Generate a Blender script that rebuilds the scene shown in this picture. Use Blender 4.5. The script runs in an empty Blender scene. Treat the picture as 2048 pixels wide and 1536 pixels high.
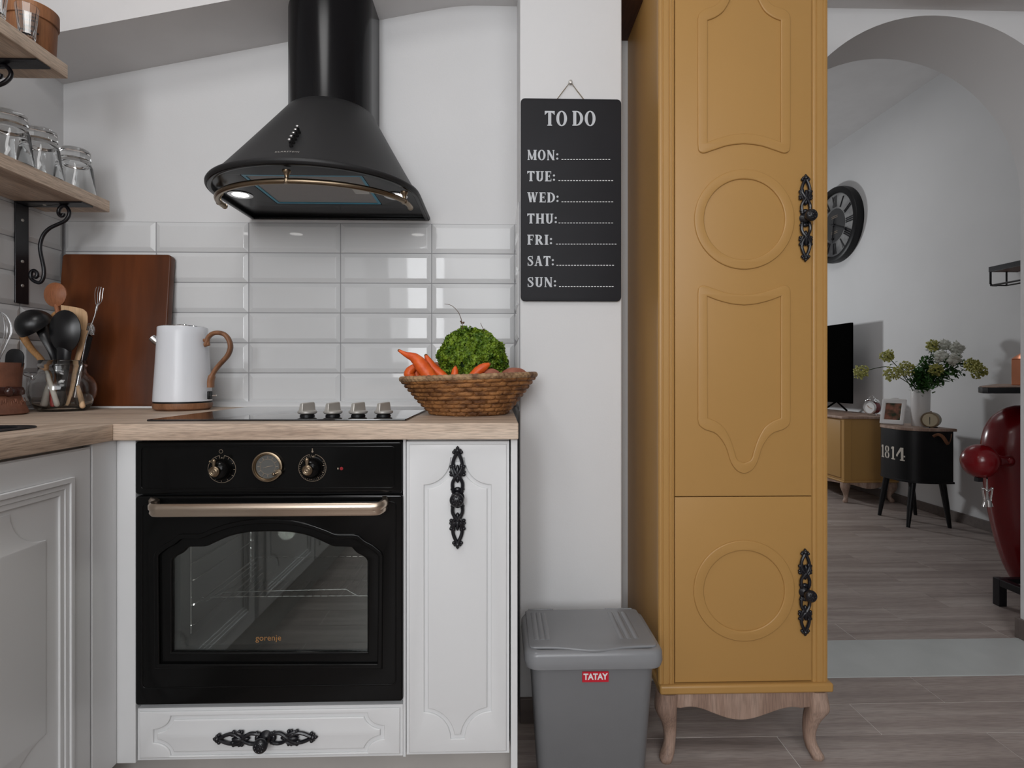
import bpy, bmesh, math, random
from mathutils import Vector, Matrix, noise as mnoise
R = random.Random(7)
PI = math.pi
sin, cos, sqrt = math.sin, math.cos, math.sqrt
SC = bpy.context.scene
COL = SC.collection
# ------------------------------------------------------------------ camera
F = 1098.0; YAW = math.radians(1.5); CH = 1.01; HZ = 750.0
cd = bpy.data.cameras.new('camera'); cam = bpy.data.objects.new('camera', cd); COL.objects.link(cam)
cd.sensor_width = 36.0; cd.lens = F / 2048 * 36.0; cd.shift_y = -(768 - HZ) / 2048.0
cd.clip_start = 0.02
cam.location = (0, 0, CH); cam.rotation_euler = (PI / 2, 0, -YAW)
SC.camera = cam
# ------------------------------------------------------------------ world, exposure
w = bpy.data.worlds.new('world'); SC.world = w; w.use_nodes = True
w.node_tree.nodes['Background'].inputs[0].default_value = (.75, .82, .95, 1)
w.node_tree.nodes['Background'].inputs[1].default_value = 0.15
SC.view_settings.view_transform = 'Standard'; SC.view_settings.look = 'None'
SC.view_settings.gamma = 1; SC.view_settings.use_curve_mapping = False
SC.view_settings.exposure = 0.1

def area(name, loc, target, sx, sy, power, col=(1, 1, 1)):
    l = bpy.data.lights.new(name, 'AREA'); l.shape = 'RECTANGLE'; l.size = sx; l.size_y = sy
    l.energy = power; l.color = col
    o = bpy.data.objects.new(name, l); COL.objects.link(o); o.location = loc
    d = Vector(target) - Vector(loc)
    o.rotation_euler = d.to_track_quat('-Z', 'Y').to_euler()
    return o
area('window_daylight', (0, -2.45, 1.9), (.1, 1.5, 1.1), 2.4, 1.5, 48, (.96, .98, 1))
area('narrow_highlight_light', (-.80, -2.45, 1.65), (-.6, 1.5, 1.3), .40, 1.5, 20, (.95, .97, 1))  # added narrow light for a highlight on the hood chimney, not a window
area('ceiling_panel_light', (-.58, .42, 2.6), (-.58, .4201, 0), .40, .75, 7, (1, .99, .98))
area('second_ceiling_light', (.5, -.9, 2.58), (.4, -.2, .9), .9, .9, 8, (1, .985, .97))
area('far_room_window_light', (1.0, 6.1, 1.42), (3.0, 3.9, 1.35), .22, .22, 22, (.95, .98, 1))
area('far_room_ceiling_light', (1.9, 4.3, 3.1), (1.9, 4.3, 0), 1.0, 1.0, 5, (1, 1, 1))

# ------------------------------------------------------------------ pixel helpers
def ray(px, py):
    rx = (px - 1024) / F; rz = (HZ - py) / F
    return rx * cos(YAW) + sin(YAW), cos(YAW) - rx * sin(YAW), rz
def at(px, py, Y):
    dx, dy, dz = ray(px, py); t = Y / dy
    return Vector((t * dx, Y, CH + t * dz))
def atx(px, py, X):
    dx, dy, dz = ray(px, py); t = X / dx
    return Vector((X, t * dy, CH + t * dz))
def atz(px, py, Z):
    dx, dy, dz = ray(px, py); t = (Z - CH) / dz
    return Vector((t * dx, t * dy, Z))
def o2(pts, Y):                       # picture outline -> (x, z) pairs on the plane at depth Y
    return [(at(a, b, Y).x, at(a, b, Y).z) for a, b in pts]

# ------------------------------------------------------------------ materials
def srgb(r, g, b):
    f = lambda c: (c / 255 / 12.92) if c / 255 <= .04045 else ((c / 255 + .055) / 1.055) ** 2.4
    return (f(r), f(g), f(b), 1)
def mat(name, col, rough=.5, metal=0, var=0, vscale=8, bump=0, bscale=60, spec=.5, stretch=(1, 1, 1), col2=None, coat=0, trans=0, ior=1.45, detail=4):
    m = bpy.data.materials.new(name); m.use_nodes = True
    nt = m.node_tree; b = nt.nodes['Principled BSDF']
    if len(col) == 3: col = (*col, 1)
    b.inputs['Base Color'].default_value = col
    b.inputs['Roughness'].default_value = rough; b.inputs['Metallic'].default_value = metal
    b.inputs['Specular IOR Level'].default_value = spec; b.inputs['IOR'].default_value = ior
    b.inputs['Coat Weight'].default_value = coat; b.inputs['Coat Roughness'].default_value = .08
    b.inputs['Transmission Weight'].default_value = trans
    if not trans and not var and not bump: var = .03
    if trans: return m
    tc = nt.nodes.new('ShaderNodeTexCoord'); mp = nt.nodes.new('ShaderNodeMapping')
    mp.inputs['Scale'].default_value = stretch
    nt.links.new(tc.outputs['Object'], mp.inputs[0])
    if var or col2:
        n = nt.nodes.new('ShaderNodeTexNoise'); n.inputs['Scale'].default_value = vscale; n.inputs['Detail'].default_value = detail
        nt.links.new(mp.outputs[0], n.inputs['Vector'])
        cr = nt.nodes.new('ShaderNodeValToRGB')
        c2 = col2 if col2 else tuple(min(1, c * (1 + var)) for c in col[:3]) + (1,)
        if len(c2) == 3: c2 = (*c2, 1)
        c1 = col if col2 else tuple(c * (1 - var) for c in col[:3]) + (1,)
        cr.color_ramp.elements[0].color = c1; cr.color_ramp.elements[1].color = c2
        cr.color_ramp.elements[0].position = .35; cr.color_ramp.elements[1].position = .65
        nt.links.new(n.outputs['Fac'], cr.inputs[0]); nt.links.new(cr.outputs[0], b.inputs['Base Color'])
    if bump:
        n2 = nt.nodes.new('ShaderNodeTexNoise'); n2.inputs['Scale'].default_value = bscale; n2.inputs['Detail'].default_value = 5
        nt.links.new(mp.outputs[0], n2.inputs['Vector'])
        bp = nt.nodes.new('ShaderNodeBump'); bp.inputs['Strength'].default_value = bump; bp.inputs['Distance'].default_value = .004
        nt.links.new(n2.outputs['Fac'], bp.inputs['Height']); nt.links.new(bp.outputs[0], b.inputs['Normal'])
    return m
def wood(name, c1, c2, c3, axis=0, rough=.5, scale=1.0, bump=.15, per_object=0, spec=.4, fine=.2):
    """grain streaks along the given axis in object space"""
    m = bpy.data.materials.new(name); m.use_nodes = True
    nt = m.node_tree; L = nt.links; b = nt.nodes['Principled BSDF']
    b.inputs['Roughness'].default_value = rough; b.inputs['Specular IOR Level'].default_value = spec
    tc = nt.nodes.new('ShaderNodeTexCoord'); mp = nt.nodes.new('ShaderNodeMapping')
    s = [22 * scale] * 3; s[axis] = 1.3 * scale; mp.inputs['Scale'].default_value = s
    src = tc.outputs['Object']
    if per_object:
        oi = nt.nodes.new('ShaderNodeObjectInfo')
        cx = nt.nodes.new('ShaderNodeVectorMath'); cx.operation = 'SCALE'; cx.inputs[3].default_value = 37.0
        cb = nt.nodes.new('ShaderNodeCombineXYZ')
        for i in range(3): L.new(oi.outputs['Random'], cb.inputs[i])
        L.new(cb.outputs[0], cx.inputs[0])
        ad = nt.nodes.new('ShaderNodeVectorMath'); L.new(src, ad.inputs[0]); L.new(cx.outputs[0], ad.inputs[1]); src = ad.outputs[0]
    L.new(src, mp.inputs[0])
    n = nt.nodes.new('ShaderNodeTexNoise'); n.inputs['Scale'].default_value = 1; n.inputs['Detail'].default_value = 6; n.inputs['Distortion'].default_value = .6
    L.new(mp.outputs[0], n.inputs['Vector'])
    cr = nt.nodes.new('ShaderNodeValToRGB'); e = cr.color_ramp.elements
    e[0].position = .3; e[1].position = .7; e[0].color = c1; e[1].color = c3
    k = e.new(.5); k.color = c2
    L.new(n.outputs['Fac'], cr.inputs[0])
    mp2 = nt.nodes.new('ShaderNodeMapping'); s2 = [380 * scale] * 3; s2[axis] = 26 * scale; mp2.inputs['Scale'].default_value = s2
    L.new(src, mp2.inputs[0])
    n2 = nt.nodes.new('ShaderNodeTexNoise'); n2.inputs['Scale'].default_value = 1; n2.inputs['Detail'].default_value = 3
    L.new(mp2.outputs[0], n2.inputs['Vector'])
    r2 = nt.nodes.new('ShaderNodeMapRange'); r2.inputs[1].default_value = .35; r2.inputs[2].default_value = .6
    r2.inputs[3].default_value = 1 - fine; r2.inputs[4].default_value = 1.04
    L.new(n2.outputs['Fac'], r2.inputs[0])
    mx = nt.nodes.new('ShaderNodeVectorMath'); mx.operation = 'SCALE'
    L.new(cr.outputs[0], mx.inputs[0]); L.new(r2.outputs[0], mx.inputs[3])
    L.new(mx.outputs[0], b.inputs['Base Color'])
    bp = nt.nodes.new('ShaderNodeBump'); bp.inputs['Strength'].default_value = bump; bp.inputs['Distance'].default_value = .002
    L.new(n2.outputs['Fac'], bp.inputs['Height']); L.new(bp.outputs[0], b.inputs['Normal'])
    return m
def emis(name, col, s):
    m = bpy.data.materials.new(name); m.use_nodes = True; b = m.node_tree.nodes['Principled BSDF']
    b.inputs['Emission Color'].default_value = col; b.inputs['Emission Strength'].default_value = s
    return m
M = {}
M['wall'] = mat('white_plaster', (.69, .69, .695), .85, bump=.06, bscale=180, var=.02, vscale=2)
M['dimwall'] = mat('darkened_unseen_wall', (.17, .16, .15), .9, bump=.05, bscale=150, var=.04)  # unseen walls coloured dark so hood and oven reflect a dimmer room
M['ceil'] = mat('white_ceiling_paint', (.70, .69, .69), .9, bump=.05, bscale=150, var=.02)
M['tile'] = mat('white_glazed_tile', (.66, .665, .67), .035, var=.012, vscale=3, spec=.3)
M['grout'] = mat('grey_grout', (.30, .30, .31), .9, bump=.3, bscale=400)
M['white'] = mat('white_lacquer', (.72, .725, .73), .33, var=.01, vscale=2)
M['plinth'] = mat('grey_plinth_lacquer', (.40, .38, .36), .45, var=.03)
M['oak'] = wood('pale_oak_laminate', srgb(172, 149, 130), srgb(204, 182, 162), srgb(220, 201, 182), 0, .5, 1.0, .2, fine=.30)
M['oak_y'] = wood('pale_oak_laminate_lengthwise', srgb(172, 149, 130), srgb(204, 182, 162), srgb(220, 201, 182), 1, .5, 1.0, .2, fine=.30)
M['plank'] = wood('grey_wood_look_tile', srgb(140, 128, 123), srgb(164, 151, 145), srgb(182, 171, 165), 0, .42, .8, .08, per_object=1, fine=.18)
M['jointl'] = mat('pale_floor_grout', (.72, .69, .66), .8, bump=.2, bscale=300)
M['base'] = mat('brown_skirting_tile', (.13, .105, .095), .5, var=.12, vscale=6, stretch=(1, 6, 6))
M['sill'] = mat('polished_grey_stone', (.50, .52, .515), .22, var=.05, vscale=5)
M['yellow'] = mat('mustard_lacquer', (.44, .246, .078), .38, var=.015, vscale=3)
M['paleleg'] = wood('limed_wood', srgb(138, 112, 98), srgb(165, 138, 122), srgb(184, 160, 145), 2, .55, .8, .2, fine=.25)
M['iron'] = mat('black_cast_iron', (.007, .007, .010), .3, bump=.1, bscale=120, spec=.6)
M["blackpaint"] = mat("matt_black_paint", (.006, .006, .007), .42, spec=.35, bump=.05, bscale=200)
M['enamel'] = mat('black_enamel', (.004, .004, .004), .15, var=.02, spec=.22)
M['hood'] = mat('satin_black_steel', (.003, .003, .004), .2, var=.02, spec=.28)
M['hoodbody'] = mat('matt_black_hood_coating', (.016, .016, .017), .45, var=.03, spec=.4)
M['brass'] = mat('aged_brass', srgb(138, 122, 102), .32, 1, var=.05, vscale=20)
M['goldbar'] = mat('champagne_metal', srgb(205, 188, 170), .3, 1, var=.03, stretch=(1, 20, 20))
M['steel'] = mat('brushed_steel', (.62, .62, .63), .22, 1, var=.03)
M['chrome'] = mat('polished_chrome', (.8, .8, .8), .06, 1, var=.01)
M['nickel'] = mat('satin_nickel', srgb(186, 182, 176), .38, .45, var=.03)
M['filter'] = mat('grey_mesh_filter', (.34, .32, .31), .45, .4, bump=.6, bscale=700)
M['film'] = mat('blue_protective_film', (.03, .30, .46), .3, var=.05)
M['hob'] = mat('black_glass_hob', (.004, .004, .005), .035, var=.02, spec=.9)
M['glass'] = mat('clear_glass', (.97, .98, .98), .01, trans=1, ior=1.45)
M['board'] = wood('dark_reddish_chopping_wood', srgb(66, 34, 18), srgb(102, 54, 27), srgb(124, 74, 42), 2, .33, .14, .1, fine=.12, spec=.35)
M['spoon_red'] = wood('cherry_wood', srgb(120, 72, 44), srgb(150, 94, 62), srgb(168, 112, 78), 2, .5, 1, .1)
M['spoon_tan'] = wood('olive_wood', srgb(150, 104, 60), srgb(182, 134, 86), srgb(200, 154, 104), 2, .5, 1, .1)
M['beech'] = wood('beech_wood', srgb(190, 150, 112), srgb(208, 172, 134), srgb(220, 186, 150), 2, .5, 1, .08, fine=.1)
M['walnut'] = wood('walnut', srgb(104, 68, 46), srgb(134, 92, 64), srgb(152, 108, 78), 2, .45, 1.4, .1)
M['nylon'] = mat('black_nylon', (.008, .008, .009), .3, var=.03)
M['cream'] = mat('cream_plastic', (.62, .57, .5), .4, var=.03)
M['redplastic'] = mat('red_plastic', (.38, .02, .02), .35, var=.05)
M['clay'] = mat('terracotta', srgb(140, 90, 68), .55, col2=srgb(92, 58, 44), vscale=9, bump=.3, bscale=60)
M['glaze'] = mat('brown_glazed_clay', srgb(74, 40, 32), .18, col2=srgb(46, 24, 20), vscale=12)
M['kettle'] = mat('white_kettle_enamel', (.74, .76, .80), .3, var=.01)
M['chalk'] = mat('blackboard_surface', (.013, .013, .016), .6, spec=.3, var=.12, vscale=5)
M['letter'] = mat('pale_grey_print', (.55, .57, .6), .7, var=.02)
M['dash'] = mat('white_print', (.85, .86, .88), .7, var=.02)
M['string'] = mat('jute_string', (.25, .2, .14), .9, bump=.5, bscale=300)
M['bin'] = mat('grey_plastic', (.175, .178, .185), .42, var=.02, bump=.04, bscale=500)
M['binlid'] = mat('grey_satin_plastic', (.235, .24, .25), .24, var=.02)
M['redlabel'] = mat('red_sticker', (.55, .012, .03), .4, var=.02)
M['print_white'] = mat('white_lettering', (.8, .8, .8), .5, var=.01)
M['gold_print'] = mat('gold_lettering', srgb(170, 125, 75), .35, .4, var=.02)
M['pale_print'] = mat('faint_scale_print', srgb(150, 135, 118), .5, var=.02)
M['dial'] = mat('dial_glass', (.09, .09, .085), .15, var=.1)
M['led'] = mat('red_indicator', (.25, .005, .01), .3, var=.02)
M['straw'] = mat('woven_straw', srgb(176, 122, 72), .5, col2=srgb(100, 62, 32), vscale=26, bump=.8, bscale=160, stretch=(1, 1, 3), detail=6)
M['straw_rim'] = mat('wrapped_straw_rim', srgb(184, 150, 112), .55, col2=srgb(104, 74, 52), vscale=40, bump=.7, bscale=200, detail=6)
M['carrot'] = mat('carrot_skin', srgb(232, 104, 40), .42, col2=srgb(206, 78, 26), vscale=30, bump=.3, bscale=90)
M['carrot_tip'] = mat('carrot_tip', srgb(120, 80, 40), .7, var=.1)
M['potato'] = mat('reddish_potato_skin', srgb(176, 110, 88), .7, col2=srgb(138, 84, 66), vscale=20, bump=.4, bscale=80)
M['kale'] = mat('curly_green_leaf', srgb(126, 152, 40), .55, col2=srgb(60, 92, 16), vscale=45, detail=3)
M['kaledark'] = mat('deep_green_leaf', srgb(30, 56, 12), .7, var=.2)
M['twig'] = mat('dry_twig', srgb(92, 70, 52), .8, var=.2)
M['darkwood'] = wood('dark_brown_beam', srgb(58, 34, 24), srgb(78, 48, 34), srgb(92, 60, 44), 1, .6, .6, .2)
M['cask'] = wood('brown_bentwood', srgb(112, 68, 40), srgb(146, 96, 62), srgb(164, 114, 76), 2, .5, .8, .15)
M['red'] = mat('glossy_red_enamel', (.17, .003, .006), .24, var=.03, coat=.25)
M['tvblack'] = mat('black_television_casing', (.002, .002, .002), .95, var=.02, spec=0)
M['copper'] = mat('polished_copper', srgb(225, 150, 115), .14, 1, var=.06)
M['vase'] = mat('white_ceramic', (.66, .64, .63), .4, var=.01)
M['stem'] = mat('green_stem', srgb(46, 66, 30), .6, var=.1)
M['leaf'] = mat('dark_green_leaf', srgb(66, 110, 44), .5, col2=srgb(36, 74, 30), vscale=30)
M['umbel'] = mat('yellow_green_blossom', srgb(176, 172, 96), .6, col2=srgb(138, 140, 66), vscale=40)
M['petal'] = mat('white_petal', srgb(205, 206, 196), .6, var=.05)
M['photo'] = mat('family_photo_print', srgb(150, 96, 78), .35, col2=srgb(38, 48, 30), vscale=22, detail=2)
M['clockface'] = mat('clock_dial', srgb(150, 150, 150), .4, col2=srgb(70, 70, 72), vscale=6)
M['clockcentre'] = mat('clock_centre', (.05, .05, .052), .4, var=.05)
M['creamface'] = mat('cream_dial', srgb(200, 188, 160), .4, var=.03)
M['olivecase'] = mat('olive_metal_case', srgb(128, 118, 92), .4, .2, var=.04)
M['lamp'] = emis('lit_lamp_disc', (1, .98, .94, 1), 9.0)
M['oveninside'] = mat('grey_oven_enamel', (.05, .05, .052), .4, var=.1)
# tinted oven glass: clear dark pane that mirrors the room
m = bpy.data.materials.new('tinted_oven_glass'); m.use_nodes = True; nt = m.node_tree; nt.nodes.clear()
out = nt.nodes.new('ShaderNodeOutputMaterial'); mix = nt.nodes.new('ShaderNodeMixShader'); tr = nt.nodes.new('ShaderNodeBsdfTransparent')
gl = nt.nodes.new('ShaderNodeBsdfGlossy'); gl.inputs['Roughness'].default_value = .012; gl.inputs['Color'].default_value = (.9, .95, .93, 1)
tr.inputs[0].default_value = (.72, .74, .73, 1); lw = nt.nodes.new('ShaderNodeLayerWeight'); lw.inputs[0].default_value = .5
pw = nt.nodes.new('ShaderNodeMath'); pw.operation = 'POWER'; pw.inputs[1].default_value = 2.5; nt.links.new(lw.outputs['Facing'], pw.inputs[0])
fr = nt.nodes.new('ShaderNodeMath'); fr.operation = 'MULTIPLY_ADD'; fr.inputs[1].default_value = .6; fr.inputs[2].default_value = .11; nt.links.new(pw.outputs[0], fr.inputs[0])
nt.links.new(fr.outputs[0], mix.inputs[0]); nt.links.new(tr.outputs[0], mix.inputs[1]); nt.links.new(gl.outputs[0], mix.inputs[2]); nt.links.new(mix.outputs[0], out.inputs[0])
M['ovenglass'] = m

# ------------------------------------------------------------------ mesh builder
class MB:
    def __init__(s): s.v = []; s.f = []
    def add(s, vs, fs):
        k = len(s.v); s.v += [tuple(v) for v in vs]; s.f += [tuple(i + k for i in f) for f in fs]; return s
    def box(s, x0, x1, y0, y1, z0, z1):
        vs = [(x, y, z) for z in (z0, z1) for y in (y0, y1) for x in (x0, x1)]
        return s.add(vs, [(0, 2, 3, 1), (4, 5, 7, 6), (0, 1, 5, 4), (2, 6, 7, 3), (0, 4, 6, 2), (1, 3, 7, 5)])
    def prism(s, poly, a0, a1, axis='z'):
        n = len(poly)
        if axis == 'z': P = lambda p, a: (p[0], p[1], a)
        elif axis == 'y': P = lambda p, a: (p[0], a, p[1])
        else: P = lambda p, a: (a, p[0], p[1])
        vs = [P(p, a0) for p in poly] + [P(p, a1) for p in poly]
        fs = [tuple(range(n - 1, -1, -1)), tuple(range(n, 2 * n))] + [(i, (i + 1) % n, n + (i + 1) % n, n + i) for i in range(n)]
        return s.add(vs, fs)
    def tube(s, pts, r, n=8, cap=True, flat=1.0, up=None):
        pts = [Vector(p) for p in pts]; m = len(pts)
        rs = r if isinstance(r, (list, tuple)) else [r] * m
        vs = []; prev = None
        for i, p in enumerate(pts):
            t = (pts[min(i + 1, m - 1)] - pts[max(i - 1, 0)])
            if t.length < 1e-9: t = Vector((0, 0, 1))
            t.normalize()
            if prev is None:
                ref = Vector(up) if up else (Vector((0, 0, 1)) if abs(t.z) < .9 else Vector((0, 1, 0)))
                a = t.cross(ref).normalized()
            else:
                a = prev - t * prev.dot(t)
                a = a.normalized() if a.length > 1e-6 else prev
            prev = a; b = t.cross(a)
            for k in range(n):
                g = 2 * PI * k / n
                vs.append(p + a * cos(g) * rs[i] + b * sin(g) * rs[i] * flat)
        fs = [(i * n + k, i * n + (k + 1) % n, (i + 1) * n + (k + 1) % n, (i + 1) * n + k) for i in range(m - 1) for k in range(n)]
        if cap: fs += [tuple(range(n - 1, -1, -1)), tuple((m - 1) * n + k for k in range(n))]
        return s.add(vs, fs)
    def lathe(s, prof, c=(0, 0, 0), n=32, axis=(0, 0, 1), closed=False):
        ax = Vector(axis).normalized(); q = Vector((0, 0, 1)).rotation_difference(ax).to_matrix(); c = Vector(c)
        vs = []; m = len(prof)
        for r, z in prof:
            r = max(r, 1e-5)
            for k in range(n):
                g = 2 * PI * k / n; vs.append(c + q @ Vector((r * cos(g), r * sin(g), z)))
        fs = []
        for i in range(m if closed else m - 1):
            j = (i + 1) % m
            for k in range(n): fs.append((i * n + k, i * n + (k + 1) % n, j * n + (k + 1) % n, j * n + k))
        return s.add(vs, fs)
    def ball(s, c, rx, ry=None, rz=None, n=12, m=8, rot=None):
        ry = rx if ry is None else ry; rz = rx if rz is None else rz
        vs = []; c = Vector(c)
        for i in range(m + 1):
            t = PI * i / m
            for k in range(n):
                g = 2 * PI * k / n
                v = Vector((rx * sin(t) * cos(g), ry * sin(t) * sin(g), rz * cos(t)))
                if rot is not None: v = rot @ v
                vs.append(c + v)
        fs = [(i * n + k, (i + 1) * n + k, (i + 1) * n + (k + 1) % n, i * n + (k + 1) % n) for i in range(m) for k in range(n)]
        return s.add(vs, fs)
    def grid(s, fn, nu, nv, wrap=False):
        vs = [fn(i / nu, j / nv) for j in range(nv + 1) for i in range(nu + (0 if wrap else 1))]
        W = nu if wrap else nu + 1
        fs = [(j * W + i, j * W + (i + 1) % W, (j + 1) * W + (i + 1) % W, (j + 1) * W + i) for j in range(nv) for i in range(nu)]
        return s.add(vs, fs)
    def mesh(s, me, mapf=None):
        vs = [v.co.copy() for v in me.vertices]
        if mapf: vs = [mapf(v) for v in vs]
        return s.add(vs, [tuple(p.vertices) for p in me.polygons])
    def plate(s, outlines, lo, hi, bevel=0, plane='y', res=2):
        """flat plate from nested outlines (even-odd). plane 'y': outlines are (x,z), body from y=lo (front) to y=hi (back);
        plane 'x': outlines are (y,z), body from x=lo to x=hi ; plane 'z': outlines (x,y)"""
        cu = bpy.data.curves.new('tmp', 'CURVE'); cu.dimensions = '2D'; cu.fill_mode = 'BOTH'
        th = abs(hi - lo) / 2; bevel = min(bevel, th * .98)
        cu.extrude = th - bevel; cu.bevel_depth = bevel; cu.bevel_resolution = res; cu.offset = -bevel
        for q_, ol in enumerate(outlines):
            ar = sum(ol[i][0] * ol[(i + 1) % len(ol)][1] - ol[(i + 1) % len(ol)][0] * ol[i][1] for i in range(len(ol)))
            if (ar > 0) == (q_ > 0): ol = ol[::-1]      # outer outline counter-clockwise, holes clockwise
            sp = cu.splines.new('POLY'); sp.points.add(len(ol) - 1)
            for i, p in enumerate(ol): sp.points[i].co = (p[0], p[1], 0, 1)
            sp.use_cyclic_u = True
        ob = bpy.data.objects.new('tmp', cu); me = bpy.data.meshes.new_from_object(ob)
        mid = (lo + hi) / 2
        if plane == 'y': f = lambda v: Vector((v.x, mid - v.z, v.y))
        elif plane == 'x': f = lambda v: Vector((mid + v.z, v.x, v.y))
        else: f = lambda v: Vector((v.x, v.y, mid + v.z))
        s.mesh(me, f)
        bpy.data.objects.remove(ob); bpy.data.curves.remove(cu); bpy.data.meshes.remove(me)
        return s
    def text(s, txt, size, mapf, offset=0, extrude=.0006, align='CENTER', spacing=1.0, xs=1.0, shear=0):
        cu = bpy.data.curves.new('tmp', 'FONT'); cu.body = txt; cu.size = size; cu.offset = offset; cu.extrude = extrude
        cu.align_x = align; cu.align_y = 'CENTER'; cu.space_character = spacing; cu.shear = shear; cu.resolution_u = 3
        ob = bpy.data.objects.new('tmp', cu); me = bpy.data.meshes.new_from_object(ob)
        s.mesh(me, lambda v: mapf(Vector((v.x * xs, v.y, v.z))))
        bpy.data.objects.remove(ob); bpy.data.curves.remove(cu); bpy.data.meshes.remove(me)
        return s
    def xf(s, mtx, k=0):
        s.v = s.v[:k] + [tuple(mtx @ Vector(v)) for v in s.v[k:]]; return s
    def build(s, name, mt, parent=None, smooth=30, bevel=0, seg=2, loc=None, recalc=True, solid=0):
        me = bpy.data.meshes.new(name)
        off = Vector(parent['_o']) if parent is not None else Vector(loc if loc is not None else (0, 0, 0))
        me.from_pydata([tuple(Vector(v) - off) for v in s.v], [], s.f)
        me.validate()
        if recalc:
            bm = bmesh.new(); bm.from_mesh(me); bmesh.ops.remove_doubles(bm, verts=bm.verts, dist=1e-6)
            bmesh.ops.recalc_face_normals(bm, faces=bm.faces); bm.to_mesh(me); bm.free()
        if smooth:
            for p in me.polygons: p.use_smooth = True
            me.set_sharp_from_angle(angle=math.radians(smooth))
        me.materials.append(M[mt] if isinstance(mt, str) else mt)
        o = bpy.data.objects.new(name, me); COL.objects.link(o)
        if parent is not None: o.parent = parent; o['_o'] = tuple(off)
        else: o.location = off; o['_o'] = tuple(off)
        if bevel:
            b = o.modifiers.new('bevel', 'BEVEL'); b.width = bevel; b.segments = seg; b.limit_method = 'ANGLE'; b.angle_limit = math.radians(40)
        if solid:
            b = o.modifiers.new('solid', 'SOLIDIFY'); b.thickness = solid; b.offset = 0
        return o
def thing(name, label, cat, loc, group=None):
    o = bpy.data.objects.new(name, None); COL.objects.link(o); o.location = loc; o['_o'] = tuple(loc)
    o.empty_display_size = .05
    o['label'] = label; o['category'] = cat
    if group: o['group'] = group
    return o
def tag(o, label, cat, group=None):
    o['label'] = label; o['category'] = cat
    if group: o['group'] = group
    return o
def struct(o): o['kind'] = 'structure'; return o
def copy_thing(src, loc, label, group=None):
    r = src.copy(); COL.objects.link(r); r.location = loc; r['label'] = label
    if group: r['group'] = group
    for ch in list(src.children):
        c = ch.copy(); COL.objects.link(c); c.parent = r
        for g in list(ch.children):
            d = g.copy(); COL.objects.link(d); d.parent = c
    return r
def arc(cx, cz, rx, rz, a0, a1, n=12):
    return [(cx + rx * cos(math.radians(a0 + (a1 - a0) * i / n)), cz + rz * sin(math.radians(a0 + (a1 - a0) * i / n))) for i in range(n + 1)]
def rrect(x0, x1, z0, z1, r, n=5):
    return arc(x1 - r, z1 - r, r, r, 0, 90, n) + arc(x0 + r, z1 - r, r, r, 90, 180, n) + arc(x0 + r, z0 + r, r, r, 180, 270, n) + arc(x1 - r, z0 + r, r, r, 270, 360, n)
def scoop(x0, x1, z0, z1, cx, cz, n=10, e=0.0):
    """rectangle with concave elliptical corners and little steps e"""
    o = []
    o += [(x1, z1 - cz - e)] + arc(x1, z1, cx, cz, 270, 180, n)[0:] + [(x1 - cx, z1 + e)] if e else arc(x1, z1, cx, cz, 270, 180, n)
    o += ([(x0 + cx, z1 + e)] if e else []) + arc(x0, z1, cx, cz, 0, -90, n)
    o += arc(x0, z0, cx, cz, 90, 0, n) + arc(x1, z0, cx, cz, 180, 90, n)
    return o
def scoop_in(x0, x1, z0, z1, cx, cz, g, n=10):
    ax, az = cx + g, cz + g; u = math.degrees(math.asin(g / ax)); v = math.degrees(math.asin(g / az))
    return arc(x1, z1, ax, az, 270 - u, 180 + v, n) + arc(x0, z1, ax, az, -v, -90 + u, n) + arc(x0, z0, ax, az, 90 - u, v, n) + arc(x1, z0, ax, az, 180 - v, 90 + u, n)
def inset(poly, d):
    """offset a closed polygon inward by d (works for either winding)"""
    n = len(poly); a = sum(poly[i][0] * poly[(i + 1) % n][1] - poly[(i + 1) % n][0] * poly[i][1] for i in range(n))
    sg = 1 if a > 0 else -1; r = []
    for i in range(n):
        p0 = Vector(poly[i - 1]); p1 = Vector(poly[i]); p2 = Vector(poly[(i + 1) % n])
        d1 = p1 - p0; d2 = p2 - p1
        if d1.length < 1e-7 or d2.length < 1e-7: r.append(tuple(p1 + Vector((0, 0)))); continue
        d1.normalize(); d2.normalize()
        n1 = Vector((-d1.y, d1.x)) * sg; n2 = Vector((-d2.y, d2.x)) * sg
        b = n1 + n2
        if b.length < .2: b = n1
        b.normalize(); k = max(b.dot(n1), .45)
        r.append(tuple(p1 + b * d / k))
    return r
def dedupe(poly, d=1e-5):
    r = []
    for p in poly:
        if not r or (Vector(p) - Vector(r[-1])).length > d: r.append(p)
    if (Vector(r[0]) - Vector(r[-1])).length < d: r.pop()
    return r
def spline(pts, n=8, closed=False):
    """catmull-rom through points of any dimension"""
    P = [Vector(p) for p in pts]; m = len(P); o = []
    for i in range(m if closed else m - 1):
        if closed: a, b, c, d = P[i - 1], P[i], P[(i + 1) % m], P[(i + 2) % m]
        else: a, b, c, d = P[max(i - 1, 0)], P[i], P[i + 1], P[min(i + 2, m - 1)]
        for k in range(n):
            t = k / n
            o.append(.5 * ((2 * b) + (c - a) * t + (2 * a - 5 * b + 4 * c - d) * t * t + (3 * b - a - 3 * c + d) * t ** 3))
    if not closed: o.append(P[-1])
    return o
# ================================================================== SETTING
XL = -1.423; YB = 1.839; YW = 1.848; YF = 1.22; ZW = .905
XP0 = at(1040, 700, 1.60).x; XP1 = at(1243.5, 700, 1.60).x
ZH = 2.234
def pl(px, py, Y=1.84): p = at(px, py, Y); return (p.x, p.z)
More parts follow.
